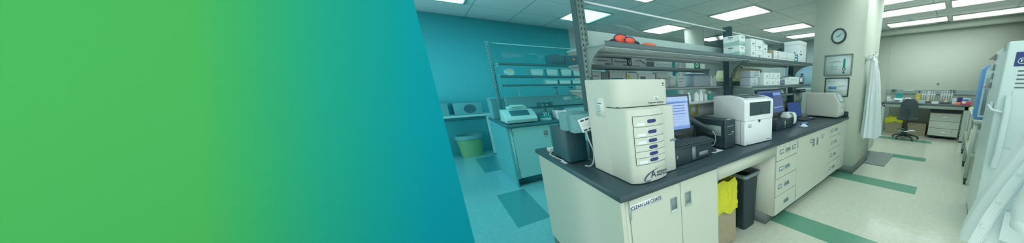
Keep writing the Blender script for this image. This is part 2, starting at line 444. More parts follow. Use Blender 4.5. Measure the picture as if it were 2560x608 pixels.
def holder(x, yc, zc, w=.075, h=.04):
    mb = MB().use(M['blk2']).box(x-.0005, x+.003, yc-w/2, yc+w/2, zc-h/2, zc+h/2)
    mb.use(M['card']).box(x+.003, x+.0036, yc-w/2+.006, yc+w/2-.006, zc-h/2+.006, zc+h/2-.006)
    mb.use(M['inkg']).box(x+.0036, x+.0039, yc-w*.3, yc+w*.25, zc+.001, zc+.007).box(x+.0036, x+.0039, yc-w*.3, yc+w*.05, zc-.009, zc-.004)
    return mb
def hinge(x, y, z):
    return MB().box(x-.001, x+.005, y-.006, y+.006, z-.035, z+.035, .002, 1).cyl((x+.004, y, z-.036), .004, .072, 'z', 8)
def cabinet(label, xf, y0, y1, kind, depth=.73, paint='cab', loc_rot=0, holders=(), top=.88, stile=0., group=None, hinges=True, toe='toe', end_panel=None):
    w = y1-y0; name = 'drawer_unit' if kind == 'drawers' else 'base_cabinet'
    t = thing(name, label, 'drawer unit' if kind == 'drawers' else 'cabinet', (xf, y0 if not loc_rot else y1, 0), loc_rot, group)
    MB().use(M[paint]).box(-depth, -.022, .003, w-.003, .12, top).build('carcass', M[paint], t)
    MB().box(-depth, -.11, .0, w, 0, .12).build('toe_kick', M[toe], t)
    if end_panel is not None:
        MB().box(-depth-end_panel, -.0, -.022, -.001, .10, top).build('end_panel', M[paint], t)
    z0 = .13
    if kind == 'doors':
        mid = w/2+stile/2
        for k, (a, b) in enumerate(((stile+.004, mid-.002), (mid+.002, w-.004))):
            d = MB().box(-.021, 0, a, b, z0, top-.008, .0025, 1).build('door', M[paint], t)
            hy = b-.055 if k == 0 else a+.055
            pull(0, hy, .745, .052, .092, True).build('handle', None, d)
            if hinges:
                for hz in (.22, .80): hinge(-.002, a+.001 if k == 0 else b-.001, hz).build('hinge', M['steel'] if paint != 'tcab' else M['tgry'], d)
            for (kk, hy2, hz2) in holders:
                if kk == k: holder(0, hy2, hz2).build('label_holder', None, d)
        if stile: MB().box(-.021, -.002, 0, stile, .12, top).build('stile', M[paint], t)
    else:
        zs = [z0, .331, .52, .707, top-.006]
        for k in range(4):
            d = MB().box(-.021, 0, .006, w-.006, zs[k]+.004, zs[k+1]-.003, .0025, 1).build('drawer', M[paint], t)
            zc = (zs[k]+zs[k+1])/2+.005
            pull(0, w*.5, zc, .10, .036, False).build('handle', None, d)
            for (kk, hy2) in holders:
                if kk == k: holder(0, hy2, zc).build('label_holder', None, d)
    return t
c1 = cabinet('cream double-door base cabinet at the bench corner with a CLEAN LAB COATS sign', DF, .58, 1.29, 'doors', depth=.73, stile=.022)
single('end_panel', MB().use(M['cab']).box(-2.66, DF, .558, .579, .10, .882).use(M['toe']).box(-2.66, DF-.11, .566, .579, 0, .10), None, 'wide cream end panel closing the instrument bench at its corner', 'panel', (-1.95, .57, 0))
s1 = MB().box(.0, .0012, .024, .228, .806, .845).build('sign', M['white'], None)
d0 = [o for o in c1.children if o.name.startswith('door')][0]
s1.parent = d0; s1['label'] = 'printed paper strip reading CLEAN LAB COATS'
lettering('CLEAN LAB COATS', .0285, (.0016, .032, .8155), '+x', M['ink'], d0, bold=.0003, sx=.76)
cabinet('cream four-drawer unit next to the waste bin', DF, 2.125, 2.575, 'drawers', holders=((3, .10), (2, .10), (1, .085), (3, .36)))
cabinet('cream double-door base cabinet between the two drawer units', DF, 2.575, 3.55, 'doors', holders=((0, .36, .775), (1, .72, .775)))
cabinet('narrow cream four-drawer unit against the column', DF, 3.55, 4.05, 'drawers', holders=((3, .10), (2, .11), (1, .11), (0, .11)))
single('filler_panel', MB().use(M['cab']).box(-1.94, DF-.003, 4.052, 4.30, .12, .88).use(M['toe']).box(-1.94, DF-.11, 4.052, 4.30, 0, .12), None, 'plain cream filler panel between drawer unit and column', 'panel', (-1.5, 4.18, 0))
t = placed('kneehole_frame', 'cream kneehole frame with an apron rail above the waste bin', 'panel', (-1.93, 1.7, 0))
part(t, 'apron', B(DF-.05, DF-.004, 1.292, 2.123, .775, .88), M['cab'])
part(t, 'back_panel', B(-1.94, -1.91, 1.292, 2.123, 0.0, .88), M['cab_in'])
part(t, 'side_rail', B(-1.91, DF-.05, 1.292, 1.31, .775, .88), M['cab'])
cabinet('cream double-door base cabinet on the hidden aisle side at the bench end', -2.69, .58, 2.4, 'doors', depth=.72, loc_rot=PI)
cabinet('cream double-door base cabinet on the hidden aisle side near the column', -2.69, 2.41, 4.25, 'doors', depth=.72, loc_rot=PI)
single('worktop', B(XB, XF, Y0, Y1-.005, .884, WT, .006, 2), M['top'], 'black epoxy worktop of the instrument bench carrying the analyzer', 'worktop', (-1.955, 2.4, .884))
single('upstand', B(-1.83, XF-.015, Y1-.026, Y1-.005, WT, 1.0, .003, 1), M['top'], 'short black upstand where the worktop meets the column', 'upstand', (-1.5, Y1-.015, WT))

# second bench, seen across the aisle
c2 = cabinet('teal-tinted double-door cabinet at the corner of the second bench', -4.62, .68, 1.62, 'doors', depth=.70, paint='tcab', stile=.03, holders=((1, .53, .72),), toe='tdrk')
single('end_panel', B(-6.05, -4.62, .658, .679, 0, .882), M['tcab2'], 'teal-tinted end panel closing the second bench', 'panel', (-5.3, .67, 0))
cabinet('teal-tinted double-door cabinet further along the second bench', -4.62, 1.63, 3.0, 'doors', depth=.70, paint='tcab', toe='tdrk')
cabinet('teal-tinted double-door cabinet at the far end of the second bench', -4.62, 3.01, 4.38, 'doors', depth=.70, paint='tcab', toe='tdrk')
cabinet('teal-tinted double-door cabinet on the hidden side of the second bench end', -6.05, .68, 2.5, 'doors', depth=.70, paint='tcab', loc_rot=PI, toe='tdrk')
cabinet('teal-tinted double-door cabinet on the hidden side of the second bench middle', -6.05, 2.51, 4.38, 'doors', depth=.70, paint='tcab', loc_rot=PI, toe='tdrk')
single('worktop', B(-6.08, -4.58, .65, 4.42, .884, WT, .006, 2), M['ttop'], 'dark teal-tinted worktop of the second bench across the aisle', 'worktop', (-5.3, 2.5, .884))

# cabinet run beyond the column
cabinet('cream base cabinet beyond the column behind the hanging lab coat', -1.13, 5.42, 5.95, 'doors', depth=.66)
single('worktop', B(-1.84, -1.10, 5.40, 5.97, .884, WT, .005, 1), M['top'], 'black worktop beyond the column behind the hanging lab coat', 'worktop', (-1.45, 5.7, .884))

# ------------------------------------------------------------------ shelf rack of the first bench
def upright(x0, x1, y0, y1, z0, z1, body, slot, label, sx=1):
    t = placed('shelf_upright', label, 'upright', ((x0+x1)/2, (y0+y1)/2, z0), group='shelf rack uprights')
    part(t, 'post', B(x0, x1, y0, y1, z0, z1, .003, 1), body)
    mb = MB().use(slot).box(x1, x1+.004, y0+.002, y1-.002, z0, z1)
    mb.use(M['dark'])
    z = z0+.05; w = (y1-y0)
    while z < z1-.04:
        for yc in (y0+w*.30, y0+w*.70): mb.box(x1+.004, x1+.0046, yc-.003, yc+.003, z, z+.016)
        z += .034
    part(t, 'slotted_strip', mb, label='galvanised strip with rows of slots')
    part(t, 'foot_plate', B(x0-.02, x1+.06, y0-.012, y1+.012, z0, z0+.008), slot)
    return t
upright(-1.975, -1.885, .725, .775, WT, 2.08, M['post'], M['slot'], 'tall slotted steel upright right behind the fragment analyzer')
upright(-1.975, -1.885, 2.225, 2.275, WT, 2.05, M['post'], M['post'], 'dark upright in the middle of the rack beside the patterned cartons')
upright(-1.975, -1.885, 3.735, 3.785, WT, 2.05, M['post'], M['post'], 'dark upright at the column end of the rack')
def bracket(mb, xa, xb, y, z, h, th=.006):
    """curved plate from the post at xa to the shelf edge at xb"""
    poly = [(xa, z), (xb, z), (xb, z-.028)]
    n = 9
    for k in range(n+1):
        a = PI/2*k/n
        poly.append((xb+(xa-xb)*.92*math.sin(a)+(0), z-.03-(h-.03)*(1-math.cos(a))))
    poly.append((xa, z-h))
    mb.prism(poly, 'y', y-th/2, y+th/2)
def shelf(name, label, xa, xb, y0, y1, z, mats, brk_y, h=.19, grooves=True, th=.03):
    """shelf from the posts (xa) out to its front edge (xb), surface at z"""
    t = placed(name, label, 'shelf', ((xa+xb)/2, (y0+y1)/2, z-th))
    s = 1 if xb > xa else -1
    lo, hi = min(xa, xb), max(xa, xb)
    part(t, 'shelf_board', B(lo, hi-.004 if s > 0 else hi, y0, y1, z-.018, z), mats[0])
    part(t, 'edge_line', B(xb-.006 if s > 0 else xb, xb+.001 if s > 0 else xb+.006, y0, y1, z-th-.003, z-th), mats[2])
    part(t, 'front_lip', B(xb-.004 if s > 0 else xb, xb if s > 0 else xb+.004, y0, y1, z-th, z+.004), mats[1])
    if grooves:
        g = MB()
        n = 4
        for k in range(n):
            x = xa+(xb-xa)*(k+.6)/(n+.4); g.box(x-.014, x+.014, y0+.01, y1-.01, z-.032, z-.018)
        part(t, 'stiffener', g, mats[2])
    for y in brk_y:
        b = MB(); bracket(b, xa, xb-.004*s, y, z-.001, h); part(t, 'bracket', b, mats[3])
    return t
G = (M['shelf'], M['shelfdk'], M['stiff'], M['brk'])
shelf('shelf', 'long grey upper shelf above the instruments carrying goggles and white boxes', -1.88, -1.587, .745, 3.725, 1.72, G, (.752, 2.215, 2.285, 3.72), h=.20)
shelf('shelf', 'lower grey shelf above the second monitor with small white boxes', -1.88, -1.6, 2.265, 3.725, 1.43, G, (2.275, 3.715), h=.10, grooves=False, th=.024)
shelf('shelf', 'grey upper shelf on the far side of the rack with the glove carton', -1.98, -2.27, .76, 2.02, 1.612, (M['greyd'], M['shelfdk'], M['shelf'], M['greyd']), (.77, 2.01), h=.06, grooves=False, th=.02)
shelf('shelf', 'grey lower shelf on the far side of the rack crowded with boxes', -1.98, -2.32, .76, 3.72, 1.43, G, (.77, 2.2, 3.7), h=.14, grooves=False)
shelf('shelf', 'grey top shelf on the far side of the rack', -1.98, -2.26, .76, 3.725, 1.72, G, (.77, 2.21, 3.71), h=.045)
for y0, y1, lab in ((.78, 2.22, 'clear acrylic panel over the upper shelf behind the goggles'), (2.28, 3.73, 'clear acrylic panel behind the stacked white boxes on the upper shelf')):
    single('shelf_backstop', B(-1.96, -1.945, y0, y1, 1.722, 1.832), M['greyl'], lab.replace('clear acrylic panel', 'pale grey backstop strip'), 'backstop', (-1.95, (y0+y1)/2, 1.722), 'backstops of the upper shelf')
    t = placed('acrylic_panel', lab, 'panel', (-1.93, (y0+y1)/2, 1.722), group='acrylic panels of the rack')
    part(t, 'sheet', B(-1.933, -1.927, y0, y1, 1.722, 2.0), M['glass'])
    part(t, 'edge_strip', B(-1.938, -1.922, y0, y1, 2.0, 2.012), M['white'])
# service raceway down the middle of the bench
t = placed('bench_raceway', 'grey service raceway along the middle of the bench behind the monitors', 'raceway', (-1.95, 2.3, WT))
part(t, 'body', MB().box(-2.03, -1.99, .8, 4.29, WT, 1.29).box(-2.03, -1.86, .8, 2.2, 1.27, 1.295).box(-2.03, -1.86, 2.3, 3.7, 1.27, 1.295), M['grey'])
part(t, 'cover', B(-1.99, -1.982, .8, 4.29, 1.13, 1.265), M['grey'])
part(t, 'outlet', MB().use(M['white']).box(-1.982, -1.974, 3.35, 3.43, 1.15, 1.26).use(M['dark']).box(-1.974, -1.973, 3.37, 3.41, 1.17, 1.19).box(-1.974, -1.973, 3.37, 3.41, 1.21, 1.23))
part(t, 'warning_sign', MB().use(M['ytag']).box(-1.982, -1.978, 1.715, 1.83, 1.15, 1.27).use(M['greyl']).box(-1.978, -1.977, 1.735, 1.81, 1.168, 1.252).use(M['card']).box(-1.977, -1.976, 1.75, 1.80, 1.18, 1.23), label='yellow bordered sign')

# ------------------------------------------------------------------ the tall ivory analyzer on the near corner
def arc(cx, cy, r, a0, a1, n=6):
    return [(cx+r*math.cos(math.radians(a0+(a1-a0)*k/n)), cy+r*math.sin(math.radians(a0+(a1-a0)*k/n))) for k in range(n+1)]
def fx(y): return -1.234-2.4*(y-.79)**2
def analyzer():
    t = placed('lab_analyzer', 'tall ivory capillary analyzer with six drawers on the bench corner', 'lab instrument', (-1.5, .83, WT))
    ys = [.70+.18*k/12 for k in range(13)]
    part(t, 'back_housing', MB().prism([(-1.75, 1.003), (-1.75, .668), (-1.505, .668), (-1.505, 1.003)], 'z', .926, 1.499, .002, 1), M['fa'], sharp=30)
    poly = [(-1.53, .885), (-1.53, .669)]+arc(-1.30, .708, .04, -90, -25)+[(fx(y), y) for y in ys]+[(-1.262, .888)]
    part(t, 'lower_housing', MB().prism(poly, 'z', .926, 1.342, .006, 2), M['fa'], sharp=30)
    wing = [(-1.53, .890), (-1.53, 1.002)]+arc(-1.325, .978, .025, 90, 0)+[(-1.30, .890)]
    w = part(t, 'side_housing', MB().prism(wing[::-1], 'z', .926, 1.342, .005, 2), M['fa'], sharp=30)
    o = MB().box(-1.304, -1.297, .955, 1.0, 1.118, 1.133, .003, 1).build('grip_slot', M['inkg'], w)
    up = [(-1.53, 1.002), (-1.53, .669)]+arc(-1.43, .742, .074, -90, 0, 9)+arc(-1.386, .973, .03, 0, 90)
    part(t, 'upper_housing', MB().prism(up, 'z', 1.346, 1.499, .006, 3), M['fa'], sharp=30)
    part(t, 'gap_band', B(-1.51, -1.385, .68, .993, 1.338, 1.350), M['dark'], label='dark gap under the upper housing')
    zs = [1.304, 1.247, 1.189, 1.147, 1.110, 1.074, 1.036]
    yy = [.693+.187*k/14 for k in range(15)]
    for k in range(6):
        a, b = zs[k+1]+.0018, zs[k]-.0018
        pl = [(fx(y)+.0035, y) for y in yy]+[(fx(y)-.012, y) for y in yy[::-1]]
        d = part(t, 'drawer', MB().prism(pl, 'z', a, b, .0012, 1), M['fa'], sharp=30)
        zc = (a+b)/2; zc = (1.275, 1.216, 1.167, 1.129, 1.092, 1.056)[k]
        cap = arc(.79+.017, zc, .0098, -90, 90, 6)+arc(.79-.017, zc, .0098, 90, 270, 6)
        h = MB().prism(cap, 'x', fx(.79)-.002, fx(.79)+.0050, .0008, 1).use(M['navy'])
        cap2 = [(.79+(u-.79)*.9, zc+(v-zc)*.8) for u, v in cap]
        h.prism(cap2, 'x', fx(.79)+.0050, fx(.79)+.0056)
        h.build('finger_pull', None, d)
        if k in (0, 1, 2, 5):
            zc2 = a+.012
            pl2 = [(fx(y)+.0042, y) for y in (.708, .72, .735, .75)]
            pl2 = pl2+[(x-.002, y) for x, y in pl2[::-1]]
            MB().prism(pl2, 'z', zc2-.006, zc2+.007).build('sticker', M['white'], d)
    part(t, 'drawer_gap', MB().prism([(fx(y)+.0006, y) for y in yy]+[(fx(y)-.012, y) for y in yy[::-1]], 'z', 1.033, 1.307), M['greyd'])
    part(t, 'foot', MB().cyl((-1.68, .72, WT), .018, .008).cyl((-1.33, .73, WT), .018, .008).cyl((-1.33, .95, WT), .018, .008).cyl((-1.68, .95, WT), .018, .008), M['rubber'])
    part(t, 'instruction_sheet', MB().use(M['lcard']).box(-1.632, -1.515, .6665, .668, 1.285, 1.395).use(M['inkg']).box(-1.60, -1.545, .6662, .6665, 1.36, 1.365).box(-1.60, -1.57, .6662, .6665, 1.345, 1.349).box(-1.60, -1.57, .6662, .6665, 1.33, 1.334).box(-1.60, -1.575, .6662, .6665, 1.315, 1.319), label='taped paper sheet')
    x = -1.3557
    letter(t, 'Fragment Analyzer', .0145, (x, .855, 1.3585), '+x', M['ink'], bold=.0002)
    q = MB()
    q.use(M['card']).box(x-.0005, x+.0004, .902, .935, 1.375, 1.398)
    q.use(M['inkg']).box(x+.0004, x+.0007, .907, .93, 1.379, 1.383).box(x+.0004, x+.0007, .907, .918, 1.386, 1.394)
    part(t, 'sticker', q)
    part(t, 'emblem', MB().cyl((x, .968, 1.474), .0055, .0012, 'x', 12).box(x, x+.0009, .958, .978, 1.460, 1.463), M['ink'])
    # swoosh, the big letter and the two-line maker's lettering
    lx = -1.2315
    letter(t, 'A', .060, (lx+.0004, .760, .950), '+x', M['ink'], name='logo_letter', sx=.85)
    letter(t, 'ADVANCED', .0165, (lx, .799, .969), '+x', M['ink'], bold=.0004, sx=.8)
    letter(t, 'ANALYTICAL', .0165, (lx, .799, .952), '+x', M['ink'], bold=.0004, sx=.72)
    sw = []; n = 22
    for k in range(n+1):
        a = math.radians(60+210*k/n); wd = .0013*math.sin(PI*k/n)+.0003
        sw.append((a, wd))
    def el(a, o): return (.772+(.050+o)*math.cos(a)*1.0+.012*math.sin(a), .966+(.026+o)*math.sin(a)+.014*math.cos(a))
    poly = [el(a, w) for a, w in sw]+[el(a, -w) for a, w in sw[::-1]]
    part(t, 'logo_swoosh', MB().prism([(p[0], p[1]) for p in poly], 'x', lx-.006, lx+.0012), M['ink'])
    part(t, 'signature_mark', MB().tube([(lx, .795+.008*k, 1.002+.0045*math.sin(k*2.2)) for k in range(9)], .0008, 5), M['inkg'])
analyzer()

# ------------------------------------------------------------------ white bench instrument with dark window
def printer_like():
    t = thing('lab_instrument', 'white box-shaped instrument with dark wrap-over window in the middle of the bench', 'lab instrument', (-1.318, 1.751, WT), math.radians(-7.6))
    W = .385; D = .42
    prof = [(0, .224), (0, .385), (-.012, .402), (-.06, .418), (-.14, .430), (-.25, .434), (-.36, .430), (-D, .420), (-D, .224)]
    MB().prism(prof, 'y', 0, W, .006, 2).build('upper_housing', M['white'], t, sharp=30)
    MB().box(-D, -.004, .004, W-.004, .008, .222, .005, 2).build('lower_housing', M['white'], t)
    MB().box(-D+.01, -.012, .01, W-.01, .218, .228).build('seam', M['inkg'], t)
    MB().box(-.05, -.0475, -.0006, .0045, .01, .22).build('seam_line', M['inkg'], t)
    wv = MB().use(M['winglass']).box(-.002, .003, .062, W-.045, .266, .382, .002, 1)
    wv.use(M['black']).box(.003, .0036, .20, .215, .27, .376)
    wv.build('front_window', None, t)
    # roof window follows the roof's curve
    pr = [(-.055, .4185), (-.10, .4265), (-.15, .4325), (-.23, .4352)]
    MB().prism(pr+[(x, z-.004) for x, z in pr[::-1]], 'y', .06, W-.05).build('roof_window', M['winglass'], t)
    MB().prism([(W*.50-.014, .222), (W*.50+.014, .222), (W*.50+.010, .206), (W*.50, .198), (W*.50-.010, .206)], 'x', -.006, .0015).build('latch', M['dark'], t)
    MB().box(-.004, -.0030, .05, .095, .186, .19).box(-.004, -.003, .05, .085, .176, .18).box(-.004, -.003, .05, .10, .164, .171).build('printed_marks', M['inkg'], t)
    MB().box(-.004, -.003, W-.085, W-.03, .024, .031).box(-.004, -.003, .03, .055, .014, .022).build('maker_mark', M['inkg'], t)
    MB().box(-D+.02, -.02, .02, W-.02, 0, .009).build('foot', M['rubber'], t)
printer_like()

def tower(name, label, x0, x1, y0, y1, z0, z1, m=None):
    m = m or M['black']
    t = placed(name, label, 'computer', ((x0+x1)/2, (y0+y1)/2, z0))
    part(t, 'case', B(x0, x1-.03, y0, y1, z0+.006, z1, .006, 2), m)
    part(t, 'front_bezel', B(x1-.03, x1, y0-.003, y1+.003, z0+.006, z1+.002, .010, 3), m)
    part(t, 'foot', MB().box(x0+.02, x0+.06, y0+.01, y1-.01, z0, z0+.007).box(x1-.08, x1-.04, y0+.01, y1-.01, z0, z0+.007), M['rubber'])
    return t
pc = tower('computer_tower', 'black computer tower with a grey paper strip taped to its side', -1.78, -1.385, 1.58, 1.71, WT, 1.165)
part(pc, 'taped_note', B(-1.70, -1.435, 1.5785, 1.5805, 1.03, 1.115), M['brk'], label='grey paper strip')
part(pc, 'drive_slot', MB().box(-1.386, -1.3838, 1.60, 1.69, 1.11, 1.116).box(-1.386, -1.3838, 1.61, 1.68, 1.04, 1.046), M['greyd'])
part(pc, 'badge', B(-1.386, -1.3835, 1.66, 1.69, 1.055, 1.065), M['steel'])
part(pc, 'top_sticker', B(-1.44, -1.40, 1.64, 1.69, 1.1655, 1.1665), M['card'])
pc2 = tower('computer_tower', 'dark teal-black computer tower standing at the bench end behind the slotted upright', -2.34, -1.985, .592, .712, WT, 1.165, mat('dark_teal_case', (24, 74, 84), .45))

# monitors: local frame, screen faces +x
def monitor(label, loc, rz, w, h, zb, tilt, smat, lines):
    t = thing('computer_monitor', label, 'monitor', loc, rz)
    T = Matrix.Translation((0, 0, zb)) @ Matrix.Rotation(-tilt, 4, 'Y')
    def tr(mb):
        bmesh.ops.transform(mb.bm, matrix=T, verts=mb.bm.verts); return mb
    tr(MB().box(-.03, .0, -w/2, w/2, 0, h, .006, 2).box(-.05, -.028, -w*.36, w*.36, h*.15, h*.85, .01, 2)).build('housing', M['blk2'], t)
    sc = tr(MB().box(-.002, .0012, -w/2+.018, w/2-.018, .024, h-.018)).build('screen', smat, t)
    for m_, bx in lines:
        q = MB()
        for a, b, c, d in bx: q.box(.0012, .0018, -w/2+.018+a*(w-.036), -w/2+.018+b*(w-.036), .024+c*(h-.042), .024+d*(h-.042))
        tr(q).build('window_text', m_, sc)
    MB().box(-.075, -.045, -.03, .03, .012, zb+h*.5, .004, 1).build('neck', M['black'], t)
    MB().cyl((-.06, 0, 0), .10, .014, n=28, r2=.09).build('base', M['black'], t)
    return t
rows = [(.06, .9, .80-.085*k, .825-.085*k) for k in range(9)]
monitor('lit computer monitor beside the ivory analyzer showing a pale blue list', (-1.597, 1.195, 1.0402), math.radians(-7), .38, .295, .055, math.radians(6), M['screen'],
        [(M['scrlite'], [(.0, 1, .86, 1.0), (.5, .98, .1, .8)]), (M['scrline'], rows)])
monitor('dim blue computer monitor behind the white windowed instrument', (-1.60, 2.72, 1.0285), 0, .55, .31, .0565, math.radians(15), M['screen2'],
        [(M['lap'], [(.04, .6, .62, .9)]), (M['screen'], [(.62, .96, .78, .9), (.55, .96, .2, .24)])])

def keyboard(label, loc, rz, w=.42, d=.14):
    t = thing('keyboard', label, 'keyboard', loc, rz)
    MB().prism([(-d/2, 0), (d/2, 0), (d/2, .012), (-d/2, .024)], 'y', -w/2, w/2, .003, 1).build('body', M['black'], t)
    k = MB()
    for r in range(5):
        for c in range(15):
            x = d/2-.018-r*.024; y = -w/2+.018+c*(w-.036)/14; z = .0125+(d/2-x)/d*.012
            k.box(x-.009, x+.009, y-.0105, y+.0105, z, z+.007, 0, top=(.002,)*4)
    k.build('keys', M['blk2'], t)
    return t
# black equipment under keyboards
t = placed('desktop_computer', 'flat black desktop computer under the keyboard beside the ivory analyzer', 'computer', (-1.52, 1.19, WT))
part(t, 'case', B(-1.72, -1.345, 1.02, 1.375, WT+.006, 1.04, .006, 2), M['black'])
part(t, 'bracket', B(-1.345, -1.338, 1.17, 1.20, WT+.02, 1.035), M['greyd'])
part(t, 'foot', MB().box(-1.70, -1.66, 1.04, 1.36, WT, WT+.007).box(-1.40, -1.36, 1.04, 1.36, WT, WT+.007), M['rubber'])
part(t, 'port_plate', MB().box(-1.3455, -1.3435, 1.24, 1.33, WT+.03, WT+.06).box(-1.3455, -1.3425, 1.035, 1.045, WT+.05, WT+.075), M['greyd'])
keyboard('black keyboard lying on the flat desktop computer', (-1.405, 1.185, 1.0405), math.radians(-4), .40, .15)
t = placed('printer', 'low black printer below the dim blue monitor', 'printer', (-1.62, 2.8, WT))
part(t, 'body', B(-1.80, -1.465, 2.55, 3.05, WT+.005, 1.028, .008, 2), M['black'])
part(t, 'paper_slot', B(-1.466, -1.462, 2.60, 3.0, .965, .975), M['dark'])
part(t, 'latch_strip', B(-1.466, -1.461, 2.735, 2.75, .93, 1.02), M['steel'])
part(t, 'foot', MB().box(-1.78, -1.74, 2.58, 3.02, WT, WT+.006).box(-1.52, -1.48, 2.58, 3.02, WT, WT+.006), M['rubber'])
t = placed('label_printer', 'small pale label printer with a paper strip on the black printer', 'printer', (-1.60, 2.95, 1.03))
part(t, 'body', MB().box(-1.592, -1.485, 2.85, 3.03, 1.0285, 1.075, .012, 2).box(-1.585, -1.51, 2.87, 3.01, 1.07, 1.10, .012, 2), M['greyl'])
cur = [(-1.515, 1.085), (-1.49, 1.10), (-1.465, 1.09), (-1.448, 1.06), (-1.444, 1.0), (-1.455, .96)]
part(t, 'paper_strip', MB().prism(cur+[(x-.002, z-.002) for x, z in cur[::-1]], 'y', 2.93, 3.0), M['card'])
part(t, 'button', MB().cyl((-1.55, 2.94, 1.10), .008, .004), M['inkg'])
# laptop
t = thing('laptop', 'open laptop with a dark blue screen before the rounded instrument', 'laptop', (-1.66, 3.66, WT), math.radians(-6))
MB().box(-.12, .12, -.175, .175, .002, .02, .004, 1).build('base', M['blk2'], t)
MB().box(-.10, .0, -.16, .16, .02, .0215).box(.03, .10, -.05, .05, .02, .0212).build('keyboard_deck', M['black'], t)
lid = MB().use(M['blk2']).box(-.008, 0, -.175, .175, 0, .235, .003, 1)
lid.use(M['lap']).box(0, .0008, -.165, .165, .012, .225)
bmesh.ops.transform(lid.bm, matrix=Matrix.Translation((-.12, 0, .018)) @ Matrix.Rotation(math.radians(-14), 4, 'Y'), verts=lid.bm.verts)
lid.build('lid', None, t)
MB().box(.07, .09, .06, .12, .0205, .0215).build('sticker', M['card'], t)
# mice and pads
def mouse(label, loc, rz, body, btn):
    t = thing('computer_mouse', label, 'mouse', loc, rz)
    b = MB().ell((0, 0, .004), .052, .031, .030, 18, 10)
    for v in b.bm.verts: v.co.z = max(v.co.z, 0)
    b.build('body', body, t, sharp=60)
    MB().ell((.022, 0, .012), .026, .024, .0205, 14, 8).build('buttons', btn, t, sharp=60)
    MB().cyl((.022, -.004, .028), .007, .008, 'y', 12).build('wheel', M['dark'], t)
    return t
single('mouse_pad', B(-1.46, -1.30, 2.93, 3.17, WT, WT+.003), mat('slate_blue_pad', (66, 100, 120), .6), 'thin slate-blue mouse pad on the worktop', 'mouse pad', (-1.38, 3.05, WT))
mouse('white-backed mouse on the slate-blue pad', (-1.36, 3.02, WT+.003), math.radians(200), M['white'], M['black'])
t = placed('wrist_rest', 'blue gel wrist rest beside the white-backed mouse', 'wrist rest', (-1.43, 3.2, WT))
part(t, 'pad', MB().ell((-1.43, 3.20, WT+.014), .035, .075, .014, 20, 8), M['blue'], sharp=60)
part(t, 'base', B(-1.46, -1.40, 3.14, 3.26, WT, WT+.004, .001, 1), M['navy'])
single('paper_sheet', B(-1.545, -1.39, 1.42, 1.555, WT, WT+.0012), M['card'], 'white sheet of paper under the black mouse', 'paper', (-1.47, 1.49, WT))
mouse('black mouse on the white sheet before the taped computer tower', (-1.455, 1.485, WT+.0012), math.radians(170), M['black'], M['blk2'])
# scanner
t = placed('barcode_scanner', 'black handheld barcode scanner resting in its stand by the monitor', 'barcode scanner', (-1.62, 1.46, WT))
part(t, 'stand', MB().cyl((-1.62, 1.46, WT), .05, .012, n=24, r2=.045).tube([(-1.62, 1.46, WT), (-1.625, 1.455, 1.02), (-1.61, 1.44, 1.10), (-1.59, 1.43, 1.13)], .009), M['black'])
part(t, 'head', MB().rings([[tuple(Vector((-1.62, 1.37, 1.19))+f*Vector((.10, .12, -.085))+Vector((.6*r*math.cos(a)+.3*r*math.sin(a), -.4*r*math.cos(a), r*math.sin(a)))) for a in [2*PI*k/14 for k in range(14)]] for f, r in ((-.06, .020), (0, .032), (.25, .036), (.5, .028), (1.0, .020), (1.3, .018))]), M['black'], sharp=60)
part(t, 'cable', MB().tube([(-1.50, 1.51, 1.085), (-1.48, 1.55, 1.05), (-1.49, 1.56, .97), (-1.53, 1.54, .935), (-1.60, 1.50, .93)], .004), M['cable'])
# rounded instrument at the end
def rounded_instrument():
    t = placed('lab_instrument', 'rounded ivory instrument with a slanted touch screen next to the column', 'lab instrument', (-1.5, 4.12, WT))
    prof = [(-1.775, .932), (-1.275, .932), (-1.255, .96), (-1.25, 1.15), (-1.335, 1.285), (-1.37, 1.294), (-1.755, 1.290), (-1.775, 1.27)]
    part(t, 'housing', MB().prism(prof, 'y', 3.985, 4.262, .022, 4), M['fa'], sharp=30)
    n = Vector((.135, 0, .085)).normalized()
    a = Vector((-1.252, 0, 1.153)); b = Vector((-1.333, 0, 1.282))
    def on(s, y, o): p = a+(b-a)*s+n*o; return (p.x, y, p.z)
    mb = MB().use(M['greyd']).rings([[on(.02, 4.012, .0), on(.98, 4.012, .0), on(.98, 4.235, .0), on(.02, 4.235, .0)], [on(.02, 4.012, .004), on(.98, 4.012, .004), on(.98, 4.235, .004), on(.02, 4.235, .004)]])
    mb.use(M['grey']).rings([[on(.12, 4.03, .004), on(.92, 4.03, .004), on(.92, 4.20, .004), on(.12, 4.20, .004)], [on(.12, 4.03, .005), on(.92, 4.03, .005), on(.92, 4.20, .005), on(.12, 4.20, .005)]])
    part(t, 'touch_screen', mb)
    q = MB().use(M['inkg']).box(-1.2525, -1.2495, 4.10, 4.16, 1.085, 1.09).box(-1.2525, -1.2495, 4.10, 4.155, 1.065, 1.07)
    q.use(M['card']).box(-1.2525, -1.2495, 4.09, 4.15, .985, 1.045).use(M['inkg']).box(-1.2495, -1.249, 4.105, 4.115, .995, 1.005).box(-1.2495, -1.249, 4.105, 4.115, 1.015, 1.025)
    part(t, 'front_markings', q)
    part(t, 'foot', MB().cyl((-1.72, 4.02, WT), .015, .02).cyl((-1.32, 4.02, WT), .015, .02).cyl((-1.72, 4.22, WT), .015, .02).cyl((-1.32, 4.22, WT), .015, .02), M['rubber'])
rounded_instrument()
t = placed('speaker', 'small black box with a pale slot above the rounded instrument', 'small device', (-1.95, 4.16, 1.29))
part(t, 'case', B(-2.02, -1.90, 4.02, 4.24, 1.29, 1.345, .008, 2), M['black'])
part(t, 'slot', B(-1.90, -1.897, 4.05, 4.21, 1.31, 1.325), M['brk'])
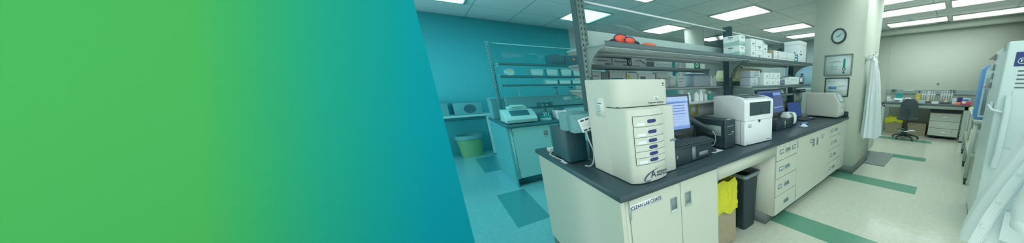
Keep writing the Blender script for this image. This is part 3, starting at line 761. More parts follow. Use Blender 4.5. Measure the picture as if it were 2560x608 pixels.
# boxes clipped to the near upright
t = placed('outlet_box', 'grey electrical box fixed to the slotted upright behind the analyzer', 'electrical box', (-1.85, .68, 1.16))
part(t, 'box', MB().box(-1.883, -1.80, .585, .762, 1.165, 1.283, .004, 1), M['tbox'])
part(t, 'side_box', MB().box(-1.98, -1.883, .56, .722, 1.175, 1.292, .004, 1), M['tbox'])
part(t, 'knockout', MB().cyl((-1.80, .60, 1.265), .008, .002, 'x').cyl((-1.80, .60, 1.18), .006, .002, 'x'), M['greyd'])
t = thing('controller', 'white six-button controller hung askew on the grey electrical box', 'controller', (-1.797, .672, 1.222))
c = MB().use(M['white']).box(0, .018, -.055, .055, -.045, .045, .004, 2)
c.use(M['greyl']).box(.018, .0188, -.045, .045, -.012, .016)
c.use(M['blk2'])
for z in (-.032, .032):
    for y in (-.034, -.004): c.box(.018, .02, y-.011, y+.011, z-.005, z+.005)
    c.cyl((.018, .034, z), .009, .003, 'x', 12)
bmesh.ops.rotate(c.bm, verts=c.bm.verts, cent=(0, 0, 0), matrix=Matrix.Rotation(math.radians(14), 3, 'X'))
c.build('keypad', None, t)
MB().tube([(.008, -.02, -.045), (.012, -.012, -.11), (.02, .005, -.19), (.005, .0, -.27), (-.01, -.02, -.294), (-.06, -.03, -.297)], .0045).build('cable', M['cable'], t)
single('power_adapter', MB().box(-2.56, -2.47, .60, .655, WT, WT+.03, .004, 1).tube([(-2.47, .63, WT+.012), (-2.40, .58, WT+.006), (-2.25, .575, WT+.006), (-2.1, .585, WT+.006)], .004), M['greyl'], 'grey power adapter with a lead on the worktop end by the black tower', 'power adapter', (-2.5, .62, WT))
single('paper_label', B(-2.12, -2.03, .568, .588, WT, WT+.004), M['white'], 'thin white strip on the worktop edge before the black tower', 'strip', (-2.08, .578, WT))
# cables behind
single('cable', MB().tube([(-1.70, 3.18, 1.0), (-1.80, 3.22, 1.15), (-1.90, 3.28, 1.17), (-1.96, 3.36, 1.2)], .004).tube([(-1.68, 3.12, .93), (-1.76, 3.16, 1.08), (-1.86, 3.24, 1.2), (-1.97, 3.38, 1.22)], .004), M['cable'], 'grey leads rising behind the laptop to the raceway outlet', 'cable', (-1.75, 3.2, WT))
single('cable', MB().tube([(-1.40, 1.395, .926), (-1.36, 1.42, .926), (-1.33, 1.30, .925), (-1.30, 1.15, .925), (-1.29, 1.03, .925)], .0035), M['blk2'], 'black lead curling on the worktop before the flat desktop computer', 'cable', (-1.35, 1.3, WT))

# ------------------------------------------------------------------ goods on the shelves
def carton(name, label, cat, b, m, group=None, lid=None, marks=None, mm=None, face='x'):
    """b=(x0,x1,y0,y1,z0,z1); marks: rows (y0,y1,z0,z1) in fractions on the +x face"""
    x0, x1, y0, y1, z0, z1 = b
    t = placed(name, label, cat, ((x0+x1)/2, (y0+y1)/2, z0), group=group)
    part(t, 'body', B(x0, x1, y0, y1, z0, z1, .0025, 1), m)
    if lid:
        part(t, 'lid', MB().box(x0-.002, x1+.002, y0-.002, y1+.002, z1-lid, z1+.0015, .002, 1), m)
    if marks:
        q = MB(); e = .0022 if lid else .0002
        for a, bb, c_, d_ in marks: q.box(x1+e, x1+e+.0005, y0+a*(y1-y0), y0+bb*(y1-y0), z0+c_*(z1-z0), z0+d_*(z1-z0))
        part(t, 'print', q, mm or M['inkg'])
    return t
SZ = 1.7205
# patterned cartons: two, stacked
for k, lab in enumerate(('patterned green-and-white carton at the bottom of the pair beside the middle upright', 'patterned green-and-white carton on top of the pair beside the middle upright')):
    z = SZ+k*.0985
    t = placed('carton', lab, 'box', (-1.72, 2.11, z), group='patterned cartons on the upper shelf')
    q = MB().use(M['card']).box(-1.83, -1.62, 2.067, 2.155, z, z+.0975, .002, 1)
    part(t, 'body', q)
    g = MB().use(mat('carton_band_green', (156, 190, 184), .6))
    g.prism([(-1.829, z+.004), (-1.621, z+.004), (-1.621, z+.05), (-1.70, z+.040), (-1.829, z+.035)], 'y', 2.0665, 2.068)
    g.box(-1.6205, -1.6195, 2.07, 2.152, z+.004, z+.04)
    part(t, 'printed_band', g)
    part(t, 'print', MB().box(-1.765, -1.70, 2.066, 2.0665, z+.076, z+.087).box(-1.737, -1.729, 2.066, 2.0665, z+.060, z+.069).box(-1.6195, -1.619, 2.09, 2.13, z+.076, z+.084).box(-1.6195, -1.619, 2.105, 2.112, z+.062, z+.07), M['inkg'])
mk = [(.28, .72, .50, .58), (.36, .60, .34, .40)]
mk2 = [(.3, .7, .3, .4), (.42, .58, .16, .24)]
for lab, b, m_ in [
    ('white square box at the bottom, next after the patterned cartons', (-1.80, -1.64, 2.285, 2.365, SZ, SZ+.092), mk),
    ('white square box on top, next after the patterned cartons', (-1.80, -1.64, 2.285, 2.36, SZ+.0935, SZ+.187), mk),
    ('white box at the bottom, second along from the patterned cartons', (-1.80, -1.64, 2.372, 2.505, SZ, SZ+.078), mk2),
    ('white box on top, second along from the patterned cartons', (-1.80, -1.64, 2.372, 2.502, SZ+.0795, SZ+.190), mk2),
    ('low white box at the bottom by the tan-ended packs', (-1.80, -1.64, 2.515, 2.69, SZ, SZ+.07), [(.6, .75, .4, .55)]),
    ('small white box on top by the tan-ended packs', (-1.80, -1.64, 2.512, 2.60, SZ+.0715, SZ+.155), [(.3, .6, .3, .5)])]:
    carton('carton', lab, 'box', b, M['card'], 'white boxes on the upper shelf', lid=.02 if 'square' in lab else None, marks=m_)
single('carton', B(-1.80, -1.66, 2.70, 2.765, SZ, SZ+.112, .002, 1), M['kraft'], 'tan cardboard box end next to the stacked white packs', 'box', (-1.73, 2.73, SZ))
for k, lab in enumerate(('white paper pack at the bottom of three beside the tan box', 'white paper pack in the middle of three beside the tan box', 'white paper pack on top of three beside the tan box')):
    z = SZ+k*.0375
    carton('paper_pack', lab, 'pack', (-1.80, -1.66+.004*(k % 2), 2.77, 3.27, z, z+.037), M['card'], 'white packs on the upper shelf', marks=[(.16, .2, .2, .7), (.6, .66, .3, .5)])
t = placed('carton', 'white box end with a teal printed panel before the polystyrene box', 'box', (-1.70, 3.33, SZ))
part(t, 'body', B(-1.78, -1.65, 3.28, 3.385, SZ, SZ+.105, .002, 1), M['card'])
part(t, 'printed_panel', MB().use(mat('teal_print', (60, 150, 170), .5)).box(-1.65, -1.6494, 3.282, 3.383, SZ+.003, SZ+.102).use(M['card']).cyl((-1.6494, 3.325, SZ+.055), .032, .0005, 'x', 24).use(M['ink']).box(-1.6489, -1.6484, 3.295, 3.36, SZ+.05, SZ+.066))
t = placed('foam_box', 'tall white polystyrene shipping box at the column end of the upper shelf', 'box', (-1.76, 3.52, SZ))
part(t, 'body', B(-1.875, -1.65, 3.40, 3.63, SZ, SZ+.235, .006, 2), M['white'])
part(t, 'lid', B(-1.878, -1.647, 3.397, 3.633, SZ+.235, SZ+.285, .008, 2), M['white'])
part(t, 'print', MB().box(-1.65, -1.6495, 3.43, 3.50, SZ+.10, SZ+.12).box(-1.65, -1.6495, 3.44, 3.47, SZ+.14, SZ+.155).box(-1.72, -1.70, 3.3995, 3.40, SZ+.12, SZ+.14), M['inkg'])
for k, y in enumerate((3.645, 3.68)):
    t = placed('binder', ('dark grey ring binder leaning next to the polystyrene box', 'dark grey ring binder at the very end of the upper shelf')[k], 'binder', (-1.76, y+.016, SZ), group='binders on the upper shelf')
    part(t, 'cover', B(-1.86, -1.67, y, y+.032, SZ, SZ+.15, .003, 1), M['greyd'])
    part(t, 'spine_label', B(-1.67, -1.6694, y+.006, y+.026, SZ+.07, SZ+.13), M['brk'])
# goggles
t = placed('safety_goggles', 'orange safety goggles with a black strap on the upper shelf edge', 'goggles', (-1.66, .90, SZ))
o = MB(); r = MB()
for yc, xc, zc, ry, rz_ in ((.880, -1.645, .032, .044, .027), (.925, -1.622, .024, .034, .021)):
    ring = lambda k, x: [(xc+x, yc+ry*k*math.cos(a), SZ+zc+rz_*k*math.sin(a)) for a in [2*PI*q/24 for q in range(24)]]
    o.rings([ring(1, -.022), ring(1.02, -.006), ring(.96, .004), ring(.6, .010), ring(.05, .012)])
    r.tube([(xc+.002, yc+ry*1.04*math.cos(a), SZ+zc+rz_*1.06*math.sin(a)) for a in [2*PI*q/24 for q in range(25)]], .0036, smooth=False)
part(t, 'lens', o, M['orange'], sharp=60)
part(t, 'rim', r, M['navy'])
part(t, 'strap', MB().tube([(-1.635, .965, SZ+.024), (-1.65, 1.0, SZ+.018), (-1.70, 1.03, SZ+.013), (-1.76, 1.02, SZ+.012), (-1.78, .95, SZ+.012), (-1.74, .84, SZ+.012), (-1.66, .832, SZ+.02)], .010, 8), M['rubber'])
single('work_glove', MB().ell((-1.71, 1.12, SZ+.02), .05, .055, .02, 16, 8).ell((-1.67, 1.10, SZ+.013), .04, .022, .013, 12, 6), M['corang'], 'crumpled orange glove lying behind the goggles', 'glove', (-1.71, 1.12, SZ), sharp=60)
# lower shelf by the second monitor
LZ = 1.4305
def drawer_box(lab, b, n):
    x0, x1, y0, y1, z0, z1 = b
    t = placed('drawer_box', lab, 'storage box', ((x0+x1)/2, (y0+y1)/2, z0), group='grey drawer boxes')
    part(t, 'case', B(x0, x1, y0, y1, z0, z1, .003, 1), M['cool'])
    part(t, 'slot', MB().box(x1, x1+.0006, y0+.35*(y1-y0), y0+.85*(y1-y0), z0+.018, z0+.028).box(x1, x1+.0006, y0+.6*(y1-y0), y0+.8*(y1-y0), z0+.05, z0+.056), M['greyd'])
    part(t, 'end_frame', B(x0, x1+.003, y1, y1+.012, z0, z1+.002), M['white'])
drawer_box('grey drawer box at the bottom on the lower shelf, before the dim monitor', (-1.85, -1.70, 2.365, 2.485, LZ, LZ+.092), 2)
drawer_box('grey drawer box on top on the lower shelf, before the dim monitor', (-1.85, -1.71, 2.375, 2.545, LZ+.095, LZ+.165), 2)
for lab, b, lidc in [
    ('white box with rounded front beside the grey drawer boxes', (-1.81, -1.66, 2.57, 2.70, LZ, LZ+.078), 0),
    ('white box in the bottom middle of the lower shelf', (-1.81, -1.66, 2.706, 2.82, LZ, LZ+.076), 0),
    ('white box at the bottom of the lower shelf next to the tube rack', (-1.81, -1.66, 2.826, 2.942, LZ, LZ+.076), 0),
    ('white box with a dark lid line on top beside the grey drawer boxes', (-1.80, -1.67, 2.585, 2.70, LZ+.0795, LZ+.145), 1),
    ('white box in the top middle of the lower shelf', (-1.80, -1.66, 2.706, 2.82, LZ+.0785, LZ+.147), 0),
    ('white box on top of the lower shelf next to the tube rack', (-1.80, -1.66, 2.826, 2.938, LZ+.0785, LZ+.147), 0)]:
    carton('storage_carton', lab, 'box', b, M['card'], 'white boxes on the lower shelf', lid=.012 if lidc else None, marks=[(.35, .75, .45, .53), (.4, .7, .25, .32)])
t = placed('tube_rack', 'dark tube rack with white caps on the lower shelf', 'tube rack', (-1.70, 3.01, LZ))
part(t, 'body', B(-1.74, -1.66, 2.95, 3.06, LZ, LZ+.055, .002, 1), M['navy'])
cp = MB()
for i in range(3):
    for j in range(5): cp.box(-1.66, -1.6594, 2.96+.02*j, 2.968+.02*j, LZ+.008+.016*i, LZ+.015+.016*i)
for j in range(5): cp.cyl((-1.70, 2.965+.02*j, LZ+.055), .006, .008, n=8)
part(t, 'cap', cp, M['card'])
for k, lab in enumerate(('flat white box at the bottom of three next to the dark tube rack', 'flat white box in the middle of three next to the dark tube rack', 'flat white box on top of three next to the dark tube rack')):
    carton('pipette_tip_box', lab, 'box', (-1.76, -1.66, 3.07, 3.165, LZ+.0275*k, LZ+.0275*k+.027), M['card'], 'flat boxes by the tube rack', marks=[(.4, .8, .4, .6)])
carton('storage_carton', 'wide white box with faint print towards the column end of the lower shelf', 'box', (-1.82, -1.68, 3.21, 3.50, LZ, LZ+.10), M['card'], marks=[(.1, .16, .3, .4), (.2, .8, .6, .65)])
t = placed('timer', 'white device with a dark framed front on the lower shelf', 'small device', (-1.72, 3.575, LZ))
part(t, 'body', B(-1.78, -1.68, 3.51, 3.64, LZ, LZ+.098, .003, 1), M['white'])
part(t, 'front_frame', MB().use(M['blk2']).box(-1.68, -1.678, 3.515, 3.635, LZ+.004, LZ+.094).use(M['card']).box(-1.678, -1.6775, 3.53, 3.62, LZ+.03, LZ+.085))
t = placed('reagent_bottle', 'slate-blue bottle at the column end of the lower shelf', 'bottle', (-1.72, 3.685, LZ))
part(t, 'body', MB().lathe([(.034, 0), (.036, .01), (.036, .10), (.02, .125), (.016, .13)], (-1.72, 3.685, LZ), 18), mat('slate_blue_bottle', (98, 124, 150), .4))
part(t, 'cap', MB().cyl((-1.72, 3.685, LZ+.13), .019, .022, n=14), M['blk2'])
t = placed('roll_dispenser', 'small roll with a black knob on the boxes of the lower shelf', 'small device', (-1.74, 3.30, LZ+.10))
part(t, 'base', B(-1.79, -1.70, 3.24, 3.40, LZ+.1015, LZ+.112, .003, 1), M['greyd'])
part(t, 'knob', MB().cyl((-1.74, 3.34, LZ+.112), .012, .022, n=12), M['black'])
# far side of the rack, upper
RZ = 1.6125
carton('carton', 'grey carton at the near end of the rear upper shelf', 'box', (-2.26, -2.14, .90, 1.045, RZ, RZ+.065), M['grey'], 'grey cartons on the rear shelves', marks=[(.2, .8, .6, .7), (.6, .9, .2, .4)], mm=M['greyd'])
carton('carton', 'grey carton touching the dark end of the glove carton', 'box', (-2.26, -2.14, 1.05, 1.178, RZ, RZ+.066), M['grey'], 'grey cartons on the rear shelves', marks=[(.1, .9, .55, .7), (.7, .95, .1, .3)], mm=M['greyd'])
t = placed('glove_carton', 'black-and-white glove carton with a round mark on the rear upper shelf', 'box', (-2.2, 1.28, RZ))
part(t, 'body', B(-2.26, -2.145, 1.184, 1.37, RZ, RZ+.076, .002, 1), M['white'])
part(t, 'end_cap', MB().use(M['black']).box(-2.262, -2.143, 1.182, 1.222, RZ, RZ+.0775, .002, 1))
mk = MB().use(M['card']); mk.tube([(-2.1425, 1.202+.010*math.cos(a), RZ+.043+.014*math.sin(a)) for a in [2*PI*k/14 for k in range(15)]], .0028, 6, smooth=False)
mk.tube([(-2.1425, 1.212, RZ+.043), (-2.1425, 1.208, RZ+.025), (-2.1425, 1.198, RZ+.020)], .0028, 6)
part(t, 'round_mark', mk)
part(t, 'swirl_print', MB().prism([(1.25, RZ+.05), (1.30, RZ+.056), (1.35, RZ+.03), (1.369, RZ+.01), (1.369, RZ+.02), (1.352, RZ+.042), (1.31, RZ+.064), (1.25, RZ+.056)], 'x', -2.1452, -2.1446).box(-2.1452, -2.1446, 1.228, 1.30, RZ+.008, RZ+.014), M['inkg'])
carton('carton', 'small dark box next to the glove carton', 'box', (-2.26, -2.15, 1.374, 1.455, RZ, RZ+.055), M['greyd'], marks=[(.4, .5, .7, .8)], mm=M['card'])
# far side, lower
for nm, lab, b, m_, mk_ in [
    ('carton', 'grey carton at the near end of the rear lower shelf', (-2.30, -2.18, .86, .965, LZ, LZ+.145), M['grey'], [(.2, .8, .7, .75)]),
    ('carton', 'dark carton second along the rear lower shelf', (-2.30, -2.19, .972, 1.03, LZ, LZ+.14), M['greyd'], None),
    ('carton', 'grey carton with a teal panel on the rear lower shelf', (-2.30, -2.18, 1.036, 1.178, LZ, LZ+.152), M['grey'], None),
    ('carton', 'white-edged box with a yellow sticker on the rear lower shelf', (-2.30, -2.18, 1.186, 1.29, LZ, LZ+.15), M['greyl'], [(.1, .9, .9, .96)]),
    ('carton', 'cloudy grey plastic box behind the analyzer top on the rear lower shelf', (-2.30, -2.18, 1.297, 1.475, LZ, LZ+.13), M['greyl'], [(.1, .4, .5, .8)]),
    ('carton', 'grey carton with red print beyond the cloudy plastic box', (-2.30, -2.18, 1.49, 1.63, LZ, LZ+.145), M['grey'], [(.1, .3, .55, .62), (.5, .9, .55, .6)]),
    ('carton', 'pale box with printed sides beside the grey lidded bin', (-2.30, -2.18, 1.745, 1.85, LZ, LZ+.115), M['card'], [(.1, .8, .7, .75), (.1, .6, .45, .5)])]:
    t = carton(nm, lab, 'box', b, m_, 'boxes on the rear lower shelf', marks=mk_, mm=M['greyd'])
    if 'teal' in lab: part(t, 'panel', MB().use(M['tgry']).box(-2.18, -2.1794, 1.045, 1.15, LZ+.01, LZ+.09), label='teal panel')
    if 'yellow' in lab: part(t, 'sticker', B(-2.18, -2.1794, 1.19, 1.215, LZ+.085, LZ+.115), M['ytag'], label='yellow sticker')
t = placed('plastic_bag', 'crumpled clear-white bag between cartons on the rear lower shelf', 'bag', (-2.2, 1.69, LZ))
bg = MB().ell((-2.22, 1.69, LZ+.05), .05, .045, .06, 14, 8)
for v in bg.bm.verts:
    v.co.x += .008*math.sin(v.co.z*90+v.co.y*60); v.co.z = max(v.co.z+.006*math.sin(v.co.y*110), LZ)
part(t, 'bag', bg, M['card'], sharp=20)
t = placed('storage_bin', 'grey plastic bin with a blue lid on the rear lower shelf', 'bin', (-2.2, 2.05, LZ))
part(t, 'bin', B(-2.30, -2.13, 1.925, 2.165, LZ, LZ+.12, .004, 2, top=(.01, .01, .01, .01)), M['cool'])
part(t, 'lid', B(-2.305, -2.125, 1.93, 2.16, LZ+.12, LZ+.137, .005, 2), mat('grey_blue_lid', (110, 138, 172), .45))
for k, (y, lab) in enumerate(((2.21, 'small white bottle beside the grey lidded bin'), (2.265, 'small white bottle with a tall neck close to the middle upright'))):
    t = placed('bottle', lab, 'bottle', (-2.15, y, LZ), group='small bottles by the middle upright')
    part(t, 'body', MB().lathe([(.024, 0), (.025, .07), (.012, .085), (.012, .10)], (-2.15, y, LZ), 16), M['white'])
    part(t, 'cap', MB().cyl((-2.15, y, LZ+.10), .014, .018, n=12), M['greyl'])
t = placed('insulated_chest', 'pale yellow moulded chest on the rear lower shelf beyond the middle upright', 'chest', (-2.22, 2.65, LZ))
part(t, 'base', B(-2.32, -2.12, 2.37, 2.90, LZ+.05, LZ+.088, .008, 2), M['beige'])
part(t, 'body', B(-2.31, -2.13, 2.44, 2.92, LZ+.088, LZ+.185, .012, 3, top=(.02, .02, .02, .0)), M['beige'])
part(t, 'lid', B(-2.32, -2.15, 2.62, 3.30, LZ+.186, LZ+.222, .008, 2, top=(.01, .02, .04, .03)), M['beige'])
part(t, 'feet', MB().box(-2.30, -2.14, 2.46, 2.56, LZ, LZ+.05).box(-2.30, -2.14, 2.70, 2.86, LZ, LZ+.05).box(-2.30, -2.17, 3.0, 3.28, LZ, LZ+.185), M['greyd'])
part(t, 'latch', MB().box(-2.128, -2.12, 2.80, 2.84, LZ+.12, LZ+.15).cyl((-2.15, 2.78, LZ+.222), .012, .012), M['rubber'])
# bottles standing on the raceway
for k, (y, h, r, m_, lab) in enumerate([(1.66, .075, .02, 'white', 'white squeeze bottle on the raceway behind the lit monitor'), (1.755, .09, .026, 'card', 'white box-like bottle on the raceway before the windowed instrument'), (1.82, .092, .022, 'card', 'white bottle second from the windowed instrument on the raceway'), (1.885, .07, .018, 'greyl', 'grey bottle on the raceway beside the white bottles'), (1.945, .072, .02, 'teal', 'teal bottle on the raceway just over the windowed instrument')]):
    t = placed('bottle', lab, 'bottle', (-1.92, y, 1.295), group='bottles on the raceway')
    part(t, 'body', MB().lathe([(r, 0), (r*1.05, .005), (r, h*.75), (r*.45, h*.92), (r*.45, h)], (-1.92, y, 1.295), 16), M[m_])
    part(t, 'cap', MB().cyl((-1.92, y, 1.295+h), r*.6, .014, n=12), M['greyd'] if k % 2 else M['white'])

# ------------------------------------------------------------------ kneehole: waste bin and bag-lined box
def rrect(cx, cy, hx, hy, r, z, n=5):
    out = []
    for (sx, sy, a0) in ((1, 1, 0), (-1, 1, 90), (-1, -1, 180), (1, -1, 270)):
        for k in range(n+1):
            a = math.radians(a0+90*k/n); out.append((cx+sx*(hx-r)+r*math.cos(a), cy+sy*(hy-r)+r*math.sin(a), z))
    return out
t = placed('waste_bin', 'black rectangular waste bin under the worktop beside the yellow bag', 'waste bin', (-1.58, 1.93, 0))
bx, by = -1.55, 1.985
w = MB().rings([rrect(bx, by, .13, .095, .03, .0), rrect(bx, by, .155, .115, .035, .55), rrect(bx, by, .165, .125, .035, .555), rrect(bx, by, .168, .128, .035, .59), rrect(bx, by, .158, .118, .03, .59), rrect(bx, by, .15, .11, .03, .50), rrect(bx, by, .128, .093, .03, .03)], cap=False)
w.bm.faces.new([v for v in list(w.bm.verts)[:24]][::-1])
part(t, 'body', w, M['black'])
part(t, 'liner', MB().rings([rrect(bx, by, .172, .132, .036, .565), rrect(bx, by, .174, .134, .036, .597), rrect(bx, by, .152, .112, .03, .598), rrect(bx, by, .149, .109, .03, .54)], cap=False), M['greyd'], label='grey translucent liner over the rim')
t = placed('bag_lined_box', 'cardboard box lined with a yellow bag under the worktop', 'box', (-1.52, 1.56, 0))
part(t, 'box', B(-1.70, -1.375, 1.44, 1.70, 0, .54, .003, 1), M['kraft'])
def draped_bag(x0, x1, y0, y1, ztop, drop, seed, amp=.009, crk=1.):
    """bag folded over the rim of a box: a closed ring sheet with pleats"""
    rnd = random.Random(seed); N = 110
    cx, cy, hx, hy = (x0+x1)/2, (y0+y1)/2, (x1-x0)/2, (y1-y0)/2
    ph = [rnd.uniform(0, 6.28) for _ in range(6)]
    def ring(off, z, a, zv=0.):
        out = []
        for i in range(N):
            th = 2*PI*i/N; c, s_ = math.cos(th), math.sin(th)
            q = max(abs(c)/hx, abs(s_)/hy); px, py = c/q, s_/q
            wv = a*(math.sin(7*th+ph[0])+.6*math.sin(13*th+ph[1])+.4*math.sin(23*th+ph[2]))/2
            l = math.hypot(px, py)
            k = 1+(off+wv)/l
            out.append((cx+px*k, cy+py*k, z+zv*(math.sin(3*th+ph[3])+.5*math.sin(8*th+ph[4]))))
        return out
    K = [(.016, ztop-drop, amp, .022), (.022, ztop-drop*.7, amp, 0), (.018, ztop-drop*.35, amp*.8, 0), (.012, ztop-.02, amp*.5, .006), (.004, ztop+.012, amp*.3, .012), (-.02, ztop-.01, amp*.3, .006), (-.03, ztop-.15, amp*.6, 0), (-.035, ztop-.32, amp*.5, 0)]
    R = []
    for a, b in zip(K, K[1:]):
        n = 6 if a[1]-b[1] > .05 or b[1]-a[1] > .05 else 3
        for q in range(n):
            f = q/n; R.append(ring(*[u+(v-u)*f for u, v in zip(a, b)]))
    R.append(ring(*K[-1]))
    for r_ in R:
        for i in range(N):
            p = Vector(r_[i]); d = noise.noise_vector(p*16+Vector((seed, 0, 0)))*.012+noise.noise_vector(p*38)*.006
            r_[i] = (p.x+d.x*crk, p.y+d.y*crk, p.z+d.z*crk*.6)
    return MB().rings(R, cap=False)
part(t, 'bag', draped_bag(-1.70, -1.375, 1.44, 1.70, .64, .28, 3), M['yellow'], sharp=25, label='yellow plastic bag folded over the rim')
q = MB()
for k in range(3):
    a = math.radians(90+120*k)
    q.rings([[( -1.3745, 1.575+.024*math.cos(a+u)*rr, .075+.024*math.sin(a+u)*rr) for u, rr in ((-.75, 1.0), (.55, 1.0), (.55, .68), (-.75, .68))], [(-1.374, 1.575+.024*math.cos(a+u)*rr, .075+.024*math.sin(a+u)*rr) for u, rr in ((-.75, 1.0), (.55, 1.0), (.55, .68), (-.75, .68))]])
q.box(-1.3745, -1.374, 1.50, 1.65, .022, .026).box(-1.3745, -1.374, 1.50, 1.65, .033, .037)
part(t, 'recycling_mark', q, M['greyd'])

# ------------------------------------------------------------------ column: clock, certificates, hook and coat
CY = 4.32
t = placed('wall_clock', 'round black-rimmed wall clock on the column', 'clock', (-1.448, CY, 2.14))
cx, cz, r = -1.448, 2.14, .112
part(t, 'rim', MB().lathe([(r-.022, -.012), (r-.020, -.034), (r-.008, -.038), (r, -.028), (r, 0), (0, 0), (0, -.010), (r-.022, -.010)], (cx, CY, cz), 40, 'y', cap=False), M['black'])
part(t, 'dial', MB().cyl((cx, CY-.014, cz), r-.02, .004, 'y', 36), M['paper'])
hm = MB()
for k in range(12):
    a = math.radians(30*k); u, v = math.sin(a), math.cos(a); rr = .078
    hm.box(cx+u*rr-.003, cx+u*rr+.003, CY-.0155, CY-.014, cz+v*rr-.0045, cz+v*rr+.0045)
part(t, 'hour_marks', hm, M['dark'])
def hand(a, l, w, tail=.012):
    a = math.radians(a); u, v = math.sin(a), math.cos(a)
    return [(cx-u*tail-v*w, cz-v*tail+u*w), (cx+u*l-v*w*.5, cz+v*l+u*w*.5), (cx+u*l+v*w*.5, cz+v*l-u*w*.5), (cx-u*tail+v*w, cz-v*tail-u*w)]
part(t, 'hour_hand', MB().prism(hand(258, .045, .004), 'y', CY-.018, CY-.0165), M['black'])
part(t, 'minute_hand', MB().prism(hand(52, .068, .003), 'y', CY-.0205, CY-.019), M['black'])
part(t, 'glass', MB().lathe([(r-.02, -.0265), (r-.02, -.028), (.05, -.031), (0, -.032), (0, -.030), (.05, -.029)], (cx, CY, cz), 36, 'y', cap=False), M['glass'])
def certificate(name, lab, x0, x1, z0, z1, m, fw):
    t = placed(name, lab, 'picture frame', ((x0+x1)/2, CY, z0))
    f = MB()
    for a in ((x0, x1, z1-fw, z1), (x0, x1, z0, z0+fw), (x0, x0+fw, z0+fw, z1-fw), (x1-fw, x1, z0+fw, z1-fw)): f.box(a[0], a[1], CY-.022, CY-.001, a[2], a[3], .003, 1)
    part(t, 'frame', f, m)
    part(t, 'certificate', B(x0+fw, x1-fw, CY-.010, CY-.002, z0+fw, z1-fw), M['paper'])
    return t
t = certificate('picture_frame', 'silver-framed certificate with a teal ribbon on the column', -1.643, -1.213, 1.548, 1.87, M['frame1'], .018)
ink = MB()
for k, (a, b) in enumerate(((-1.50, -1.40), (-1.55, -1.36), (-1.56, -1.38))): ink.box(a, b, CY-.0108, CY-.010, 1.775-.012*k, 1.779-.012*k)
ink.box(-1.545, -1.50, CY-.0108, CY-.010, 1.715, 1.721)
for k in range(5): ink.box(-1.545, -1.43-.02*(k % 2), CY-.0108, CY-.010, 1.698-.014*k, 1.701-.014*k)
part(t, 'certificate_text', ink, M['inkg'])
part(t, 'ribbon', MB().use(M['teal']).box(-1.352, -1.318, CY-.0112, CY-.010, 1.66, 1.80).use(mat('seal_green', (58, 110, 104), .5)).cyl((-1.335, CY-.0125, 1.65), .026, .0022, 'y', 20).cyl((-1.335, CY-.0125, 1.598), .018, .0022, 'y', 20).use(M['paper']).cyl((-1.335, CY-.013, 1.65), .013, .0005, 'y', 16))
t = certificate('picture_frame', 'black-framed certificate with a blue bar below the silver-framed one', -1.612, -1.238, 1.226, 1.522, M['black'], .015)
part(t, 'certificate_text', MB().box(-1.53, -1.44, CY-.0108, CY-.010, 1.462, 1.466).box(-1.54, -1.46, CY-.0108, CY-.010, 1.425, 1.429).box(-1.40, -1.28, CY-.0108, CY-.010, 1.40, 1.404).box(-1.40, -1.30, CY-.0108, CY-.010, 1.385, 1.389).box(-1.41, -1.30, CY-.0108, CY-.010, 1.365, 1.368).box(-1.38, -1.31, CY-.0108, CY-.010, 1.315, 1.319), M['inkg'])
part(t, 'blue_bar', B(-1.55, -1.42, CY-.0112, CY-.010, 1.345, 1.385), M['blue'])
part(t, 'emblem', MB().cyl((-1.545, CY-.0115, 1.466), .008, .0014, 'y', 12), M['ink'])
# hook plate on the aisle face of the column (x = -1.08)
t = placed('coat_hook', 'chrome double coat hook on a square plate on the column', 'coat hook', (-1.08, 4.43, 1.78))
part(t, 'plate', B(-1.08, -1.068, 4.375, 4.485, 1.73, 1.83, .004, 1), M['cab'])
part(t, 'mount', B(-1.068, -1.045, 4.405, 4.455, 1.752, 1.802, .004, 1), M['steel'])
part(t, 'prong', MB().tube([(-1.05, 4.42, 1.775), (-1.00, 4.44, 1.775), (-.975, 4.46, 1.81), (-.985, 4.50, 1.855), (-.97, 4.54, 1.885)], .007).tube([(-1.05, 4.44, 1.785), (-.98, 4.48, 1.79), (-.945, 4.52, 1.83), (-.94, 4.56, 1.87)], .007).tube([(-1.05, 4.41, 1.785), (-1.02, 4.42, 1.83), (-1.0, 4.46, 1.86), (-.99, 4.50, 1.87)], .006), M['chrome'])
def cloth_loft(rows, N=64, seed=1, thick_cap=True):
    """rows: (z, cx, cy, rx, ry, fold amplitude, fold count, direction angle); closed hanging cloth body"""
    rnd = random.Random(seed); p = [rnd.uniform(0, 6.28) for _ in range(4)]; R = []
    for (z, cx, cy, rx, ry, am, nf, rot) in rows:
        ring = []
        for i in range(N):
            th = 2*PI*i/N
            k = 1+am*(math.sin(nf*th+p[0])+.6*math.sin((nf*2-1)*th+p[1])+.35*math.sin((nf*3+1)*th+p[2]))
            u, v = rx*math.cos(th)*k, ry*math.sin(th)*k
            c, s_ = math.cos(rot), math.sin(rot)
            zz = z+(.006*math.sin(4*th+p[3]) if am > .05 else 0)
            ring.append((cx+u*c-v*s_, cy+u*s_+v*c, zz))
        R.append(ring)
    return MB().rings(R)
t = placed('hanging_lab_coat', 'white lab coat hanging from the chrome hook on the column', 'lab coat', (-.95, 4.56, .62))
part(t, 'coat_body', cloth_loft([
    (.615, -.93, 4.58, .135, .30, .10, 6, .15), (.66, -.93, 4.58, .132, .295, .10, 6, .15), (.90, -.935, 4.57, .115, .275, .09, 6, .15),
    (1.20, -.945, 4.56, .10, .24, .08, 6, .15), (1.42, -.955, 4.55, .088, .19, .07, 6, .2), (1.60, -.965, 4.53, .07, .13, .06, 5, .2), (1.72, -.975, 4.51, .05, .075, .05, 5, .2), (1.79, -.98, 4.50, .035, .045, .04, 5, .2), (1.815, -.98, 4.50, .012, .02, .02, 5, .2)], seed=4), M['cloth'], sharp=60)
